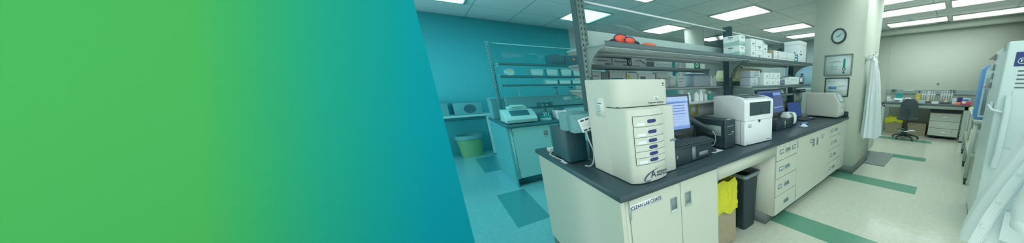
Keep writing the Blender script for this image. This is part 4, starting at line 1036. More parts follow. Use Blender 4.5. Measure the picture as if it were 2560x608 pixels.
part(t, 'sleeve', MB().rings([[tuple(Vector(c)+Vector((r*math.cos(a)*.9, r*math.sin(a)*1.2, 0))*(1+.07*math.sin(5*a+k))) for a in [2*PI*i/20 for i in range(20)]] for k, (c, r) in enumerate((((-.86, 4.42, .76), .055), ((-.86, 4.42, .80), .058), ((-.87, 4.44, 1.05), .060), ((-.88, 4.46, 1.3), .062), ((-.92, 4.49, 1.5), .055), ((-.96, 4.50, 1.68), .04)))]), M['cloth'], sharp=60)
part(t, 'collar', MB().tube([(-.95, 4.44, 1.74), (-.985, 4.48, 1.80), (-.975, 4.55, 1.80), (-.935, 4.58, 1.73)], .016), M['cloth'], sharp=60)
part(t, 'lapel_edge', MB().tube([(-.90, 4.43, 1.68), (-.855, 4.40, 1.45), (-.83, 4.36, 1.2), (-.81, 4.33, .95), (-.80, 4.31, .68)], .006), M['white'])
part(t, 'pocket_stitch', MB().tube([(-.80, 4.60, 1.10), (-.79, 4.70, 1.11)], .004).tube([(-.80, 4.60, 1.10), (-.80, 4.60, .95)], .003), M['greyl'])

single('floor_mat', B(-1.30, -.745, 5.03, 6.0, .001, .014, .004, 1), M['mat'], 'grey rubber mat on the floor past the column', 'floor mat', (-1.02, 5.5, 0))

# ------------------------------------------------------------------ table along the back wall
TY, TZ = 8.12, .885
t = placed('lab_table', 'long grey lab table with a dark top along the back wall', 'table', (-.55, 8.55, 0))
part(t, 'tabletop', B(-1.47, .33, TY, 9.05, TZ-.035, TZ, .004, 1), mat('dark_table_top', (78, 94, 100), .35))
part(t, 'apron', MB().box(-1.44, .30, TY+.03, TY+.05, TZ-.12, TZ-.036).box(-1.44, -1.42, TY+.05, 9.0, TZ-.12, TZ-.036).box(.28, .30, TY+.05, 9.0, TZ-.12, TZ-.036), M['tabl'])
for x in (-1.44, .23):
    for y in (TY+.03, 8.93):
        part(t, 'leg', B(x, x+.07, y, y+.06, .03, TZ-.036, .004, 1), M['tabl'])
        part(t, 'foot', MB().cyl((x+.035, y+.03, 0), .035, .03, n=14), M['rubber'])
part(t, 'crossbar', MB().box(-1.40, -1.385, TY+.09, 8.93, .12, .17).box(.26, .275, TY+.09, 8.93, .12, .17), M['tabl'])
t = placed('wall_raceway', 'grey outlet raceway on the back wall above the table', 'raceway', (-.55, 9.09, 1.08))
part(t, 'channel', B(-1.53, .42, 9.04, 9.1, 1.085, 1.195, .004, 1), M['rail'])
for x in (-1.36, -.06):
    o = part(t, 'outlet', MB().use(M['greyd']).box(x-.05, x+.09, 9.02, 9.04, 1.14, 1.21, .003, 1).use(M['blk2']).box(x-.02, x+.05, 8.99, 9.02, 1.15, 1.18, .003, 1))
part(t, 'nameplate', B(-1.10, -.86, 9.035, 9.04, 1.165, 1.19), M['card'])
part(t, 'knob', MB().cyl((-.73, 9.025, 1.15), .018, .015, 'y', 14), M['dark'])
single('wall_sensor', MB().lathe([(.03, 0), (.03, -.012), (.015, -.022), (0, -.022)], (-.36, 9.1, 1.36), 16, 'y'), M['greyd'], 'tiny grey knob on the bare back wall over the table', 'sensor', (-.36, 9.1, 1.36))
# goods on the table
def pipette_stand(lab, x, y, n, grp='pipette stands on the back table'):
    t = placed('pipette_stand', lab, 'pipette stand', (x, y, TZ), group=grp)
    part(t, 'base', B(x-.09, x+.09, y-.08, y+.08, TZ, TZ+.04, .01, 2, top=(.02, .02, .02, .02)), M['black'])
    part(t, 'column', MB().prism([(x-.035, TZ+.04), (x+.035, TZ+.04), (x+.015, TZ+.10), (x+.015, TZ+.31), (x-.015, TZ+.31), (x-.015, TZ+.10)], 'y', y-.012, y+.012), M['beige'])
    half = .047*(n-1)/2
    part(t, 'arm', B(x-half-.03, x+half+.03, y-.03, y+.005, TZ+.20, TZ+.225, .004, 1), M['white'])
    for k in range(n):
        px = x-half+.047*k
        q = MB().use(M['white']).lathe([(.003, .0), (.006, .05), (.009, .07), (.012, .12), (.014, .20), (.012, .225), (.004, .228), (.004, .245)], (px, y-.04, TZ+.075), 10)
        q.use(M['greyd']).cyl((px, y-.04, TZ+.316), .010, .014, n=10).box(px-.006, px+.006, y-.062, y-.05, TZ+.27, TZ+.29)
        part(t, 'pipette', q)
pipette_stand('pipette stand with six hanging pipettes, beside the yellow carton on the back table', -.49, 8.50, 6)
pipette_stand('pipette stand with hanging pipettes, above the drawer pedestal near the blue box', -.13, 8.42, 5)
t = placed('carton', 'tall yellow carton on the back table beside the chair back', 'box', (-.70, 8.55, TZ))
part(t, 'body', B(-.75, -.65, 8.48, 8.60, TZ, TZ+.22, .003, 1), mat('mustard_carton', (200, 190, 84), .6)); part(t, 'print', B(-.74, -.66, 8.479, 8.48, TZ+.1, TZ+.13), M['beige'])
t = placed('tape_dispenser', 'white device with a round teal disc on the back table', 'small device', (-1.14, 8.62, TZ))
part(t, 'body', MB().prism([(8.5, TZ), (8.75, TZ), (8.75, TZ+.11), (8.56, TZ+.09), (8.5, TZ+.05)], 'x', -1.24, -1.04), M['white'])
part(t, 'disc', MB().lathe([(.0, -.03), (.085, -.03), (.09, 0), (.085, .03), (0, .03)], (-1.14, 8.64, TZ+.15), 24, 'y'), M['teal'])
part(t, 'panel', B(-1.22, -1.10, 8.498, 8.50, TZ+.01, TZ+.04), M['blk2'])
t = placed('balance', 'white slanted device by the teal disc on the back table', 'small device', (-.93, 8.56, TZ))
part(t, 'body', MB().prism([(8.46, TZ), (8.68, TZ), (8.68, TZ+.11), (8.50, TZ+.05)], 'x', -1.0, -.86), M['white']); part(t, 'display', MB().prism([(8.515, TZ+.058), (8.60, TZ+.087), (8.60, TZ+.089), (8.515, TZ+.060)], 'x', -.97, -.89), M['greyd'])
for nm, lab, b, m_ in [
    ('tip_box', 'pale box at the coat end of the back table', (-1.40, -1.27, 8.5, 8.62, TZ, TZ+.07), 'greyl'),
    ('tip_box', 'pale blue-grey box between the yellow carton and the pipettes', (-.645, -.52, 8.22, 8.33, TZ, TZ+.075), 'cool'),
    ('tip_box', 'low white box between the two pipette stands', (-.40, -.26, 8.28, 8.40, TZ, TZ+.05), 'white'),
    ('tip_box', 'flat white box just before the blue box on the back table', (-.01, .07, 8.42, 8.54, TZ, TZ+.13), 'card'),
    ('tip_box', 'blue box behind the pink rack on the back table', (.08, .17, 8.33, 8.46, TZ, TZ+.16), 'navy'),
    ('tip_box', 'white carton at the far corner of the back table', (-1.44, -1.36, 8.7, 8.85, TZ, TZ+.12), 'card')]:
    carton(nm, lab, 'box', b, M[m_]); 
t = placed('heat_block', 'light blue device with a small display on the back table end', 'small device', (.25, 8.42, TZ))
part(t, 'body', B(.17, .32, 8.36, 8.5, TZ, TZ+.15, .006, 2), mat('light_blue_case', (150, 190, 214), .45)); part(t, 'display', B(.20, .28, 8.357, 8.36, TZ+.09, TZ+.125), M['blue'])
single('tube_rack', B(.02, .15, 8.20, 8.31, TZ, TZ+.055, .012, 2, top=(.03, .0, .02, .01)), M['corang'], 'coral plastic rack at the table end', 'rack', (.09, 8.25, TZ))
t = placed('tube_rack', 'pink plastic rack with a pale front at the table corner', 'rack', (.24, 8.24, TZ))
part(t, 'body', B(.155, .325, 8.18, 8.30, TZ, TZ+.085, .006, 2), M['pink']); part(t, 'insert', B(.17, .235, 8.175, 8.18, TZ+.02, TZ+.078), M['card'])
# under the table
t = placed('carton', 'brown cardboard box with a yellow bag on top under the back table', 'box', (-1.17, 8.62, 0))
part(t, 'box', B(-1.36, -.97, 8.48, 8.80, 0, .34, .003, 1), M['kraft'])
part(t, 'bag', draped_bag(-1.36, -.97, 8.48, 8.80, .44, .13, 9, .004, .4), M['yellow'], sharp=25)
part(t, 'bag_top', MB().rings([[(-1.165+.19*math.cos(a)*f, 8.64+.155*math.sin(a)*f, z+.012*math.sin(5*a)) for a in [2*PI*i/28 for i in range(28)]] for f, z in ((.98, .42), (.9, .455), (.55, .475), (.1, .47))]), M['yellow'], sharp=30)
carton('carton', 'plain brown cardboard box behind the chair under the back table', 'box', (-.86, -.44, 8.52, 8.86, 0, .33), M['kraft'])
t = placed('drawer_pedestal', 'cream three-drawer pedestal on casters under the back table', 'drawer unit', (-.08, 8.6, 0))
px0, px1, py0 = -.385, .205, 8.34
part(t, 'carcass', MB().use(M['cab']).box(px0, px1, py0+.022, 8.95, .075, .66, .003, 1), M['cab'])
part(t, 'top', B(px0-.01, px1+.01, py0, 8.96, .66, .745, .004, 1), M['dark'])
part(t, 'plinth', B(px0+.01, px1-.01, py0+.02, 8.94, .05, .075), M['blk2'])
for k, (a, b) in enumerate(((.08, .27), (.275, .45), (.455, .655))):
    d = part(t, 'drawer', B(px0+.006, px1-.006, py0, py0+.021, a, b-.004, .003, 1), M['cab'])
    MB().box(-.14, -.04, py0-.006, py0, (a+b)/2-.008, (a+b)/2+.012, .003, 1).build('handle', M['chrome'], d)
    if k == 0: MB().box(.05, .10, py0-.001, py0, .205, .210).box(.055, .095, py0-.001, py0, .19, .195).build('mark', M['dark'], d)
for x in (px0+.06, px1-.06):
    for y in (py0+.08, 8.88): part(t, 'caster', MB().cyl((x-.012, y, .026), .026, .024, 'x', 16).box(x-.018, x+.018, y-.012, y+.012, .03, .05), M['rubber'])
# chair
def chair():
    X, Y = -.80, 7.86
    t = placed('lab_chair', 'dark grey drafting chair with foot ring at the back table', 'chair', (X, Y, 0))
    part(t, 'seat', MB().rings([[(X+f*.235*math.cos(a), Y+f*.22*math.sin(a), z) for a in [2*PI*i/32 for i in range(32)]] for f, z in ((.55, .485), (.9, .488), (1, .51), (.98, .54), (.85, .556), (.4, .555), (.05, .552))]), M['blk2'], sharp=50)
    # backrest stands on the camera side, its shell curved round the sitter
    R = []
    for k in range(13):
        u = k/12; z = .60+.42*u; hw = .185*(1-.9*abs(u-.42)**2.6*2.2); hw = max(hw, .06)
        ring = []
        for side in (0, 1):
            for j in range(11):
                s_ = -1+2*j/10
                if side: s_ = -s_
                ring.append((X+.02+hw*s_, Y-.205+.05*s_*s_+(.035 if side else 0)-.05*(u-.3), z))
        R.append(ring)
    part(t, 'backrest', MB().rings(R), M['blk2'], sharp=50)
    part(t, 'back_post', MB().tube([(X, Y, .47), (X+.005, Y-.20, .475), (X+.012, Y-.262, .53), (X+.016, Y-.262, .66), (X+.018, Y-.255, .78)], .016).rings([[(X+.018+sx*.085*(1 if z < .8 else .6), Y+dy, z) for sx, dy in ((-1, -.262), (1, -.262), (1, -.25), (-1, -.25))] for z in (.77, .83)]), M['rubber'])
    part(t, 'gas_column', MB().cyl((X, Y, .10), .032, .22, n=18).cyl((X, Y, .32), .018, .165, n=14), M['black'])
    part(t, 'foot_ring', MB().tube([(X+.21*math.cos(a), Y+.21*math.sin(a), .225) for a in [2*PI*i/28 for i in range(29)]], .011, 8, smooth=False).tube([(X, Y, .225), (X+.21, Y, .225)], .008, 6).tube([(X, Y, .225), (X-.105, Y+.18, .225)], .008, 6).tube([(X, Y, .225), (X-.105, Y-.18, .225)], .008, 6), M['chrome'])
    part(t, 'lever', MB().tube([(X, Y, .475), (X+.16, Y-.10, .465), (X+.23, Y-.13, .455)], .007, 6), M['black'])
    for k in range(5):
        a = math.radians(18+72*k); u, v = math.cos(a), math.sin(a)
        part(t, 'leg', MB().rings([[(X+u*d-v*w*sx, Y+v*d+u*w*sx, z+h*sz) for sx, sz in ((-1, 0), (1, 0), (1, 1), (-1, 1))] for d, w, z, h in ((.02, .024, .085, .05), (.15, .02, .08, .035), (.27, .015, .06, .022))]), M['black'])
        part(t, 'caster', MB().cyl((X+u*.275-.02*v, Y+v*.275+.02*u-.0, .028), .027, .02, 'y', 14).cyl((X+u*.275, Y+v*.275, .03), .008, .04, n=8), M['rubber'])
chair()

# ------------------------------------------------------------------ freezer, blue cabinet and carts along the wall to the freezer side
t = placed('freezer', 'tall white freezer with a blue label and clips on its side', 'freezer', (.65, 3.65, 0))
fx0, fy0, fy1, fz = .285, 3.20, 4.12, 1.76
part(t, 'body', B(fx0, 1.02, fy0+.05, fy1, .07, fz, .012, 3), M['frz'])
dr = part(t, 'door', MB().box(fx0-.004, 1.02, fy0-.02, fy0+.046, .10, fz+.012, .014, 3), M['frz'])
part(t, 'plinth', B(fx0+.012, 1.0, fy0+.05, fy1-.02, 0, .07), M['toe'])
part(t, 'raised_panel', B(.36, .98, fy0-.028, fy0-.02, .9, 1.38, .006, 2), M['frz'])
lb = MB().use(M['navy']).box(.335, .56, fy0-.023, fy0-.020, 1.575, 1.685)
lb.use(M['card']).tube([(.375+.022*math.cos(a), fy0-.0235, 1.615+.022*math.sin(a)) for a in [2*PI*k/20 for k in range(21)]], .0025, 6, smooth=False)
MBl = part(t, 'label', lb, label='dark blue label with a white ringed F')
letter(t, 'F', .030, (.367, fy0-.0235, 1.6045), '-y', M['card'], name='label_letter', bold=.0008)
vs = MB()
for k in range(5): vs.box(.365, .56, fy0-.0215, fy0-.020, 1.40+.033*k, 1.412+.033*k)
part(t, 'vent_slots', vs, M['inkg'])
hd = part(t, 'handle', MB().rings([rrect(.345, fy0-.03, .022, .03, .012, z) for z in (.72, .76)]+[rrect(.345+.004, fy0-.05, .022, .035, .014, z) for z in (.85, 1.0, 1.2)]+[rrect(.345, fy0-.03, .02, .025, .010, z) for z in (1.31, 1.34)]), M['frz'], sharp=60)
part(t, 'latch', MB().tube([(fx0-.03, 3.40, 1.24), (fx0-.02, 3.30, 1.225), (fx0-.016, 3.21, 1.215), (fx0+.03, fy0-.035, 1.205), (.36, fy0-.04, 1.20)], .010).box(fx0-.02, fx0-.004, 3.36, 3.44, 1.21, 1.27, .004, 1), M['white'])
part(t, 'hinge', MB().cyl((fx0-.006, fy0+.05, 1.70), .014, .06, n=12).cyl((fx0-.006, fy0+.05, .14), .014, .06, n=12), M['steel'])
for k, (z, y) in enumerate(((1.70, 4.03), (1.595, 4.00), (1.505, 3.98), (1.41, 3.99))):
    tt = placed('magnetic_clip', ('topmost steel clip on the freezer side edge', 'second steel clip from the top on the freezer side edge', 'third steel clip from the top on the freezer side edge, shiny', 'lowest steel clip on the freezer side edge')[k], 'clip', (fx0, y, z), group='clips on the freezer side')
    part(tt, 'magnet', B(fx0-.014, fx0-.0005, y-.05, y+.05, z-.03, z+.03, .004, 1), M['greyd'])
    part(tt, 'jaw', MB().prism([(fx0-.014, z-.02), (fx0-.05, z-.026), (fx0-.052, z-.018), (fx0-.018, z+.025), (fx0-.014, z+.025)], 'y', y-.045, y+.045), mat('brown_steel', (136, 130, 124), .35, metal=.4) if k in (0, 3) else M['steel'])
t = placed('display_cabinet', 'blue-framed cabinet with a grey door behind the white freezer', 'cabinet', (.55, 5.25, .93))
bx0, by0 = .255, 5.0
def rcorner(x0, x1, z0, z1, r): return [(x1, z0), (x1, z1)]+arc(x0+r, z1-r, r, 90, 180, 7)+[(x0, z0)]
part(t, 'shell', MB().prism(rcorner(bx0, .85, .93, 1.655, .07), 'y', by0, 5.5, .006, 2), M['blue'])
part(t, 'door', MB().prism(rcorner(bx0+.03, .82, .96, 1.61, .03), 'y', by0-.018, by0-.0005, .003, 1), M['cool'])
part(t, 'glass', MB().box(bx0+.05, .80, by0-.022, by0-.018, .99, 1.52), mat('grey_door_glass', (120, 140, 146), .2))
# bench/cart under it
t = placed('lab_cart', 'grey steel cart with two shelves behind the freezer', 'cart', (.6, 5.9, 0))
for z in (.885, .42):
    part(t, 'shelf', MB().box(.255, .95, 4.85, 7.0, z, z+.04, .004, 1), M['tabl'])
for x in (.26, .89):
    for y in (4.86, 5.9, 6.94):
        part(t, 'leg', B(x, x+.05, y, y+.05, .09, .885), M['tabl'])
        part(t, 'caster', MB().cyl((x+.012, y+.025, .045), .045, .025, 'x', 16).box(x+.005, x+.045, y+.005, y+.045, .06, .09), M['rubber'])
carton('carton', 'white box with yellow edge on the cart top before the blue-framed cabinet', 'box', (.27, .45, 5.62, 5.9, .9255, 1.02), M['card'], marks=None)
carton('carton', 'low white tray on the cart top towards the table', 'box', (.28, .50, 6.1, 6.5, .9255, .975), M['white'])
carton('carton', 'tan carton on the lower cart shelf', 'box', (.28, .48, 5.3, 5.6, .4605, .70), M['beige'])
carton('carton', 'white carton on the lower cart shelf near the freezer', 'box', (.28, .48, 4.93, 5.2, .4605, .76), M['card'])
single('sticky_pad', MB().box(.27, .34, 6.72, 6.86, .9255, .95), M['ytag'], 'yellow note pad at the table end of the cart', 'note pad', (.3, 6.8, .9255))

# ------------------------------------------------------------------ lab coats on a stand close to the camera
t = placed('coat_stand', 'grey coat stand mostly outside the photo carrying the big lab coats', 'coat stand', (.66, 2.36, 0))
part(t, 'pole', MB().cyl((.66, 2.36, .02), .02, 1.78, n=16), M['steel'])
part(t, 'base', MB().lathe([(.22, 0), (.22, .012), (.05, .03), (.02, .05)], (.66, 2.36, 0), 28), M['steel'])
part(t, 'peg', MB().tube([(.66, 2.36, 1.74), (.57, 2.2, 1.715), (.52, 2.05, 1.735)], .009).tube([(.66, 2.36, 1.74), (.66, 2.1, 1.715), (.70, 1.86, 1.735)], .009).tube([(.66, 2.36, 1.74), (.72, 2.4, 1.72), (.76, 2.4, 1.75)], .009), M['steel'])
t = placed('hanging_lab_coat', 'large white lab coat flaring down in front of the freezer', 'lab coat', (.42, 2.05, .55))
part(t, 'coat_body', cloth_loft([
    (.535, .385, 2.04, .225, .15, .12, 7, 0), (.58, .385, 2.04, .222, .148, .12, 7, 0), (.74, .40, 2.04, .207, .14, .11, 7, .05), (.90, .43, 2.04, .197, .13, .10, 7, .12),
    (1.06, .46, 2.04, .183, .12, .09, 7, .16), (1.22, .49, 2.04, .17, .11, .08, 7, .2), (1.40, .51, 2.04, .16, .10, .05, 6, 0), (1.54, .52, 2.04, .13, .085, .05, 6, 0), (1.64, .52, 2.04, .08, .06, .04, 5, 0), (1.70, .52, 2.04, .03, .03, .03, 5, 0)], N=96, seed=8), M['cloth'], sharp=60)
part(t, 'collar', MB().tube([(.46, 1.98, 1.60), (.49, 2.0, 1.68), (.55, 2.0, 1.68), (.58, 1.98, 1.60)], .02), M['cloth'], sharp=60)
path = [(.47, 1.945, 1.5), (.41, 1.93, 1.3), (.345, 1.905, 1.12), (.285, 1.885, .95), (.235, 1.875, .78), (.19, 1.87, .56)]
part(t, 'front_band', MB().rings([[(x-.022, y+.012, z-.012), (x-.024, y-.004, z-.012), (x+.024, y-.010, z+.012), (x+.026, y+.006, z+.012)] for x, y, z in path]), M['cloth'], sharp=60)
part(t, 'seam', MB().tube([(x+.030, y-.004, z+.014) for x, y, z in path], .003), M['white'])
for c in ((.300, 1.868, 1.02), (.250, 1.858, .86), (.215, 1.854, .70)): part(t, 'button', MB().cyl(c, .009, .006, 'y', 14), M['white'])
part(t, 'pocket', MB().rings([[(.36+.075*sx, 1.872+dy, z) for sx, dy in ((-1, 0), (1, -.004), (1, .012), (-1, .016))] for z in (.64, .80)]), M['cloth'], sharp=30)
t = placed('hanging_lab_coat', 'second white lab coat with hanging sleeve at the corner of the photo', 'lab coat', (.62, 1.86, .5))
part(t, 'coat_body', cloth_loft([
    (.60, .70, 1.74, .20, .14, .08, 6, 0), (.64, .70, 1.74, .20, .14, .08, 6, 0), (.85, .70, 1.74, .19, .13, .07, 6, 0), (1.05, .70, 1.75, .18, .12, .06, 6, 0), (1.3, .70, 1.77, .16, .11, .05, 6, 0),
    (1.5, .70, 1.80, .13, .09, .05, 5, 0), (1.63, .70, 1.84, .08, .06, .04, 5, 0), (1.70, .70, 1.86, .03, .03, .03, 5, 0)], N=80, seed=12), M['cloth'], sharp=60)
part(t, 'sleeve', MB().rings([[tuple(Vector(c)+Vector((r*math.cos(a), r*math.sin(a)*1.0, 0))*(1+.06*math.sin(4*a+k*1.3)+.04*math.sin(7*a+k))) for a in [2*PI*i/24 for i in range(24)]] for k, (c, r) in enumerate((((.355, 1.76, .80), .060), ((.355, 1.76, .83), .066), ((.36, 1.77, .90), .070), ((.37, 1.77, .97), .066), ((.385, 1.78, 1.05), .074), ((.41, 1.79, 1.15), .070), ((.45, 1.80, 1.28), .075), ((.53, 1.79, 1.42), .07), ((.64, 1.82, 1.56), .05)))]), M['cloth'], sharp=60)
part(t, 'cuff', MB().rings([[(.355+r*math.cos(a), 1.76+r*math.sin(a), z) for a in [2*PI*i/24 for i in range(24)]] for r, z in ((.062, .775), (.066, .785), (.066, .82), (.062, .825))]), M['cloth'], sharp=60)

# ------------------------------------------------------------------ rack and goods of the second bench
for y, lab in ((.74, 'teal-tinted slotted upright at the end of the second bench rack'), (2.5, 'teal-tinted upright in the middle of the second bench rack'), (4.2, 'teal-tinted upright at the far end of the second bench rack')):
    t = upright(-5.41, -5.33, y-.022, y+.022, WT, 2.11, M['tdrk'], M['tgry'], lab)
TG = (M['tgry'], M['tblk'], M['tdrk'], M['tgry'])
shelf('shelf', 'teal-tinted upper shelf of the second bench carrying the black printers', -5.33, -5.02, .77, 4.2, 1.785, TG, (.78, 2.47, 4.19), h=.14, grooves=False)
shelf('shelf', 'teal-tinted middle shelf of the second bench with clear tubs', -5.33, -5.06, .77, 4.2, 1.605, TG, (2.47, 4.19), h=.08, grooves=False)
shelf('shelf', 'thin teal-tinted lowest shelf of the second bench with flat trays', -5.33, -5.06, .77, 4.2, 1.47, TG, (2.47, 4.19), h=.08, grooves=False, th=.022)
t = placed('acrylic_panel', 'clear acrylic panel over the shelves of the second bench', 'panel', (-5.37, 1.6, 1.79), group='acrylic panels of the rack')
part(t, 'sheet', B(-5.373, -5.367, .77, 2.47, 1.79, 2.085), M['glass'])
part(t, 'edge_strip', B(-5.378, -5.362, .77, 2.47, 2.085, 2.098), M['twht'])
t = placed('bench_raceway', 'teal-tinted grey raceway box along the middle of the second bench', 'raceway', (-5.37, 2.4, WT))
part(t, 'body', MB().box(-5.44, -5.30, .80, 4.25, 1.10, 1.285, .006, 1).box(-5.40, -5.34, .80, 4.25, WT, 1.10), M['tgry'])
part(t, 'label', MB().box(-5.30, -5.298, 1.62, 1.76, 1.17, 1.25).box(-5.30, -5.298, 1.82, 1.90, 1.20, 1.24), M['twht'])
t = placed('printer', 'dark boxy printer on the upper shelf of the second bench', 'printer', (-5.2, 1.54, 1.786))
part(t, 'body', B(-5.32, -5.06, 1.44, 1.66, 1.79, 1.945, .006, 2), M['tblk']); part(t, 'top', B(-5.31, -5.08, 1.46, 1.60, 1.945, 1.965, .004, 1), M['tdrk'])
t = placed('printer', 'lower dark printer with a sloped back beside the boxy one', 'printer', (-5.2, 1.83, 1.786))
part(t, 'body', MB().prism([(1.665, 1.79), (2.02, 1.79), (2.0, 1.86), (1.86, 1.945), (1.665, 1.945)], 'x', -5.32, -5.07), M['tblk']); part(t, 'button', MB().cyl((-5.07, 1.80, 1.89), .018, .006, 'x', 16), M['corang'], label='round coral button')
for k, (y, w, z, h, lab) in enumerate([(1.24, .14, 1.607, .09, 'clear tub on the middle shelf of the second bench closest to its end'), (1.45, .14, 1.607, .10, 'clear tub second from the end on the middle shelf'), (1.66, .14, 1.607, .11, 'clear tub third from the end on the middle shelf'), (1.85, .14, 1.607, .075, 'clear tub beside the slotted upright on the middle shelf')]):
    t = placed('plastic_tub', lab, 'tub', (-5.15, y, z), group='tubs on the second bench')
    part(t, 'tub', B(-5.22, -5.08, y-w/2, y+w/2, z, z+h, .006, 2, top=(-.012, -.012, -.012, -.012)), M['twht']); part(t, 'rim', B(-5.24, -5.06, y-w/2-.016, y+w/2+.016, z+h, z+h+.012, .003, 1), M['twht'])
for k, (y, lab) in enumerate([(1.42, 'flat pale tray on the lowest shelf of the second bench'), (1.62, 'flat pale tray in the middle of the lowest shelf row'), (1.82, 'flat pale tray by the slotted upright on the lowest shelf')]):
    t = placed('tray', lab, 'tray', (-5.16, y, 1.472), group='trays on the second bench')
    part(t, 'tray', B(-5.26, -5.07, y-.085, y+.085, 1.472, 1.53, .005, 1), M['twht']); part(t, 'lid', B(-5.265, -5.065, y-.09, y+.09, 1.53, 1.545, .003, 1), M['twht'])
t = placed('roll', 'pale roll on the middle shelf at the second bench end', 'roll', (-5.2, .90, 1.607))
part(t, 'roll', MB().lathe([(.012, 0), (.055, 0), (.055, .12), (.012, .12)], (-5.22, .90, 1.662), 20, 'x'), M['twht']); part(t, 'tray', B(-5.26, -5.07, .83, .99, 1.6065, 1.609), M['tgry'])
# bench-top instruments
t = placed('thermal_cycler', 'teal-tinted white thermal cycler with a dark display on the second bench', 'lab instrument', (-4.86, .87, WT))
part(t, 'body', MB().prism([(-5.08, WT+.015), (-4.68, WT+.015), (-4.66, WT+.06), (-4.68, WT+.10), (-4.90, WT+.19), (-5.08, WT+.19)], 'y', .68, 1.05, .015, 3), M['twht'], sharp=30)
part(t, 'lid', MB().box(-5.08, -4.90, .76, .98, WT+.19, WT+.235, .015, 3).box(-4.98, -4.86, .79, .95, WT+.225, WT+.255, .012, 3), M['twht'])
dx, dz = -.22, .09; l = math.hypot(dx, dz); nx, nz = .09/l, .22/l
def ts(s, y, o): return (-4.68+dx*s+nx*o, y, WT+.10+dz*s+nz*o)
part(t, 'display', MB().rings([[ts(.15, .755, o), ts(.85, .755, o), ts(.85, .975, o), ts(.15, .975, o)] for o in (.0, .003)]), M['tblk'])
part(t, 'foot', MB().box(-5.04, -4.72, .70, .74, WT, WT+.02).box(-5.04, -4.72, .99, 1.03, WT, WT+.02), M['tblk'])
t = placed('vortex_mixer', 'small mixer with a bright teal round tray on the second bench', 'lab instrument', (-4.83, 1.19, WT))
part(t, 'base', MB().lathe([(.075, 0), (.08, .02), (.07, .05), (.0, .055)], (-4.83, 1.19, WT), 24), M['twht'])
part(t, 'tray', MB().lathe([(.082, .05), (.085, .065), (.06, .07), (0, .072)], (-4.83, 1.19, WT), 24), mat('bright_teal_plastic', (30, 170, 170), .4))
part(t, 'peg', MB().cyl((-4.80, 1.17, WT+.07), .008, .05, n=10).cyl((-4.86, 1.21, WT+.07), .008, .05, n=10).cyl((-4.81, 1.23, WT+.07), .008, .045, n=10), M['twht'])
t = placed('lab_stand', 'dark clamp stand behind the teal tray mixer on the second bench', 'stand', (-5.0, 1.25, WT))
part(t, 'base', B(-5.08, -4.95, 1.18, 1.32, WT, WT+.015, .003, 1), M['tblk']); part(t, 'rod', MB().cyl((-5.02, 1.25, WT), .012, .27, n=12).cyl((-5.02, 1.16, WT+.25), .01, .18, 'y', 10), M['tblk']); part(t, 'clamp', B(-5.05, -4.95, 1.15, 1.19, WT+.2, WT+.27, .004, 1), M['tblk']); part(t, 'clamp', B(-5.05, -4.95, 1.31, 1.35, WT+.2, WT+.27, .004, 1), M['tblk'])
t = placed('mini_centrifuge', 'small white centrifuge with dark lid and blue panel on the second bench', 'lab instrument', (-4.85, 1.40, WT))
part(t, 'body', MB().prism([(-4.95, WT), (-4.74, WT), (-4.76, WT+.10), (-4.82, WT+.14), (-4.95, WT+.14)], 'y', 1.32, 1.49, .012, 3), M['white'], sharp=30)
part(t, 'lid', MB().lathe([(.075, .0), (.07, .04), (.03, .06), (0, .062)], (-4.88, 1.405, WT+.135), 22), M['tblk'])
part(t, 'panel', MB().use(M['navy']).box(-4.7505, -4.7475, 1.36, 1.45, WT+.075, WT+.095).use(M['tblk']).box(-4.746, -4.7405, 1.385, 1.425, WT+.03, WT+.045))
carton('carton', 'pale box behind the white centrifuge on the second bench', 'box', (-5.15, -4.98, 1.55, 1.85, WT+.0005, WT+.13), M['twht'])
for y, lab in ((1.55, 'small black-topped dispenser pump on the raceway of the second bench'), (1.80, 'second black-topped dispenser pump on the raceway of the second bench')):
    t = placed('dispenser_pump', lab, 'bottle', (-5.37, y, 1.2855), group='dispenser pumps on the second bench')
    part(t, 'bottle', MB().lathe([(.03, 0), (.03, .05), (.012, .07), (.012, .085)], (-5.37, y, 1.286), 16), M['tgry']); part(t, 'pump', MB().cyl((-5.37, y, 1.371), .006, .04, n=8).box(-5.40, -5.34, y-.035, y+.02, 1.405, 1.42, .003, 1), M['tblk'])
single('cable', MB().tube([(-5.30, 1.02, 1.47), (-5.28, 1.0, 1.40), (-5.29, 1.0, 1.30)], .006), M['twht'], 'pale lead hanging from the lowest shelf of the second bench', 'cable', (-5.3, 1.0, 1.3))
# side bench by the left wall
t = placed('lab_table', 'pale teal-tinted table standing by the tinted wall behind the second bench', 'table', (-7.55, .2, 0))
part(t, 'tabletop', B(-7.84, -7.30, -.9, .84, .845, .885, .004, 1), M['twht'])
part(t, 'wall_rail', B(-7.85, -7.80, -.9, .84, .74, .845), M['tgry'])
for y in (-.86, .76):
    part(t, 'leg', B(-7.38, -7.32, y, y+.06, .03, .845, .003, 1), M['twht']); part(t, 'foot', MB().cyl((-7.35, y+.03, 0), .035, .03, n=12), M['tblk'])
carton('carton', 'teal-tinted grey box on the table by the tinted wall', 'box', (-7.8, -7.5, -.05, .25, .8855, 1.13), M['tgry'])
t = placed('lab_instrument', 'teal-tinted bench instrument with a dark opening on the table by the tinted wall', 'lab instrument', (-7.6, .52, .885))
part(t, 'body', B(-7.82, -7.42, .32, .74, .8855, 1.12, .015, 2), M['tgry']); part(t, 'opening', MB().lathe([(.0, 0), (.09, 0), (.085, .006), (0, .006)], (-7.42, .55, 1.0), 20, 'x'), M['tblk'])
t = placed('storage_box', 'tall teal-tinted screen box at the end of the second bench', 'box', (-5.75, .78, WT))
part(t, 'body', B(-5.95, -5.62, .67, .98, WT, 1.24, .006, 1), M['tgry']); part(t, 'lid', B(-5.955, -5.615, .665, .985, 1.24, 1.26, .004, 1), M['tgry'])
t = placed('waste_bin', 'round pale yellow-green bin under the table by the tinted wall', 'waste bin', (-7.56, .45, 0))
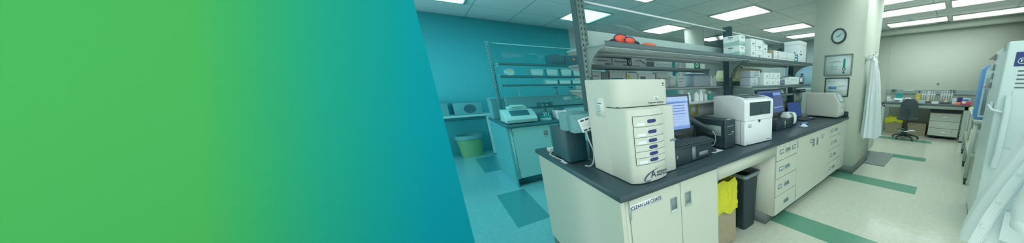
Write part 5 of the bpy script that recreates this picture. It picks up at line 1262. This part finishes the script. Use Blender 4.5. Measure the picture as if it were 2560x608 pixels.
part(t, 'body', MB().lathe([(.16, 0), (.20, .42), (.21, .42), (.21, .45), (.19, .45), (.15, .03), (0, .03)], (-7.56, .45, 0), 28, cap=False), mat('yellow_green_bin', (96, 172, 128), .5)); part(t, 'liner', MB().lathe([(.213, .38), (.215, .455), (.185, .456), (.18, .38)], (-7.56, .45, 0), 28, cap=False), M['tgry'])
# safety sign on the far column
t = placed('safety_sign', 'green safety sign with a white emblem on the far column', 'sign', (-5.1, 4.74, 1.75))
part(t, 'board', B(-5.22, -5.0, 4.743, 4.75, 1.75, 2.0), M['green'])
part(t, 'emblem', MB().use(M['card']).cyl((-5.11, 4.7420, 1.895), .055, .0015, 'y', 20).use(M['green']).cyl((-5.135, 4.7408, 1.910), .020, .0015, 'y', 14).cyl((-5.085, 4.7408, 1.910), .020, .0015, 'y', 14).box(-5.12, -5.10, 4.7408, 4.742, 1.85, 1.90).use(M['card']).box(-5.17, -5.05, 4.7415, 4.743, 1.785, 1.80))

# ------------------------------------------------------------------ light, camera, view
w = bpy.data.worlds.new('World'); SC.world = w; w.use_nodes = True
w.node_tree.nodes['Background'].inputs[0].default_value = (.9, 1.0, .97, 1)
w.node_tree.nodes['Background'].inputs[1].default_value = .85
cam = bpy.data.cameras.new('camera'); co = bpy.data.objects.new('camera', cam); COL.objects.link(co); SC.camera = co
yaw, pitch, roll, foc, pxc, pyc = .718698681, .221824693, .0117728154, 645.346, 1814.78, 349.87
cy_, sy_ = math.cos(yaw), math.sin(yaw)
fwd = Vector((-sy_*math.cos(pitch), cy_*math.cos(pitch), -math.sin(pitch))); right = Vector((cy_, sy_, 0)); down = fwd.cross(right)
c_, s_ = math.cos(roll), math.sin(roll)
r2 = c_*right+s_*down; d2 = -s_*right+c_*down
mw = Matrix((r2, -d2, -fwd)).transposed().to_4x4(); mw.translation = (0, 0, 1.48)
co.matrix_world = mw
cam.sensor_width = 36; cam.sensor_fit = 'HORIZONTAL'; cam.lens = foc/2560*36
cam.shift_x = -(pxc-1280)/2560; cam.shift_y = (pyc-304)/2560; cam.clip_start = .02
vs_ = SC.view_settings
vs_.view_transform = 'Standard'; vs_.look = 'None'; vs_.gamma = 1; vs_.exposure = .7; vs_.use_curve_mapping = False
SC.cycles.use_denoising = True; SC.cycles.max_bounces = 16; SC.cycles.diffuse_bounces = 12; SC.cycles.transparent_max_bounces = 16; SC.cycles.sample_clamp_indirect = 10
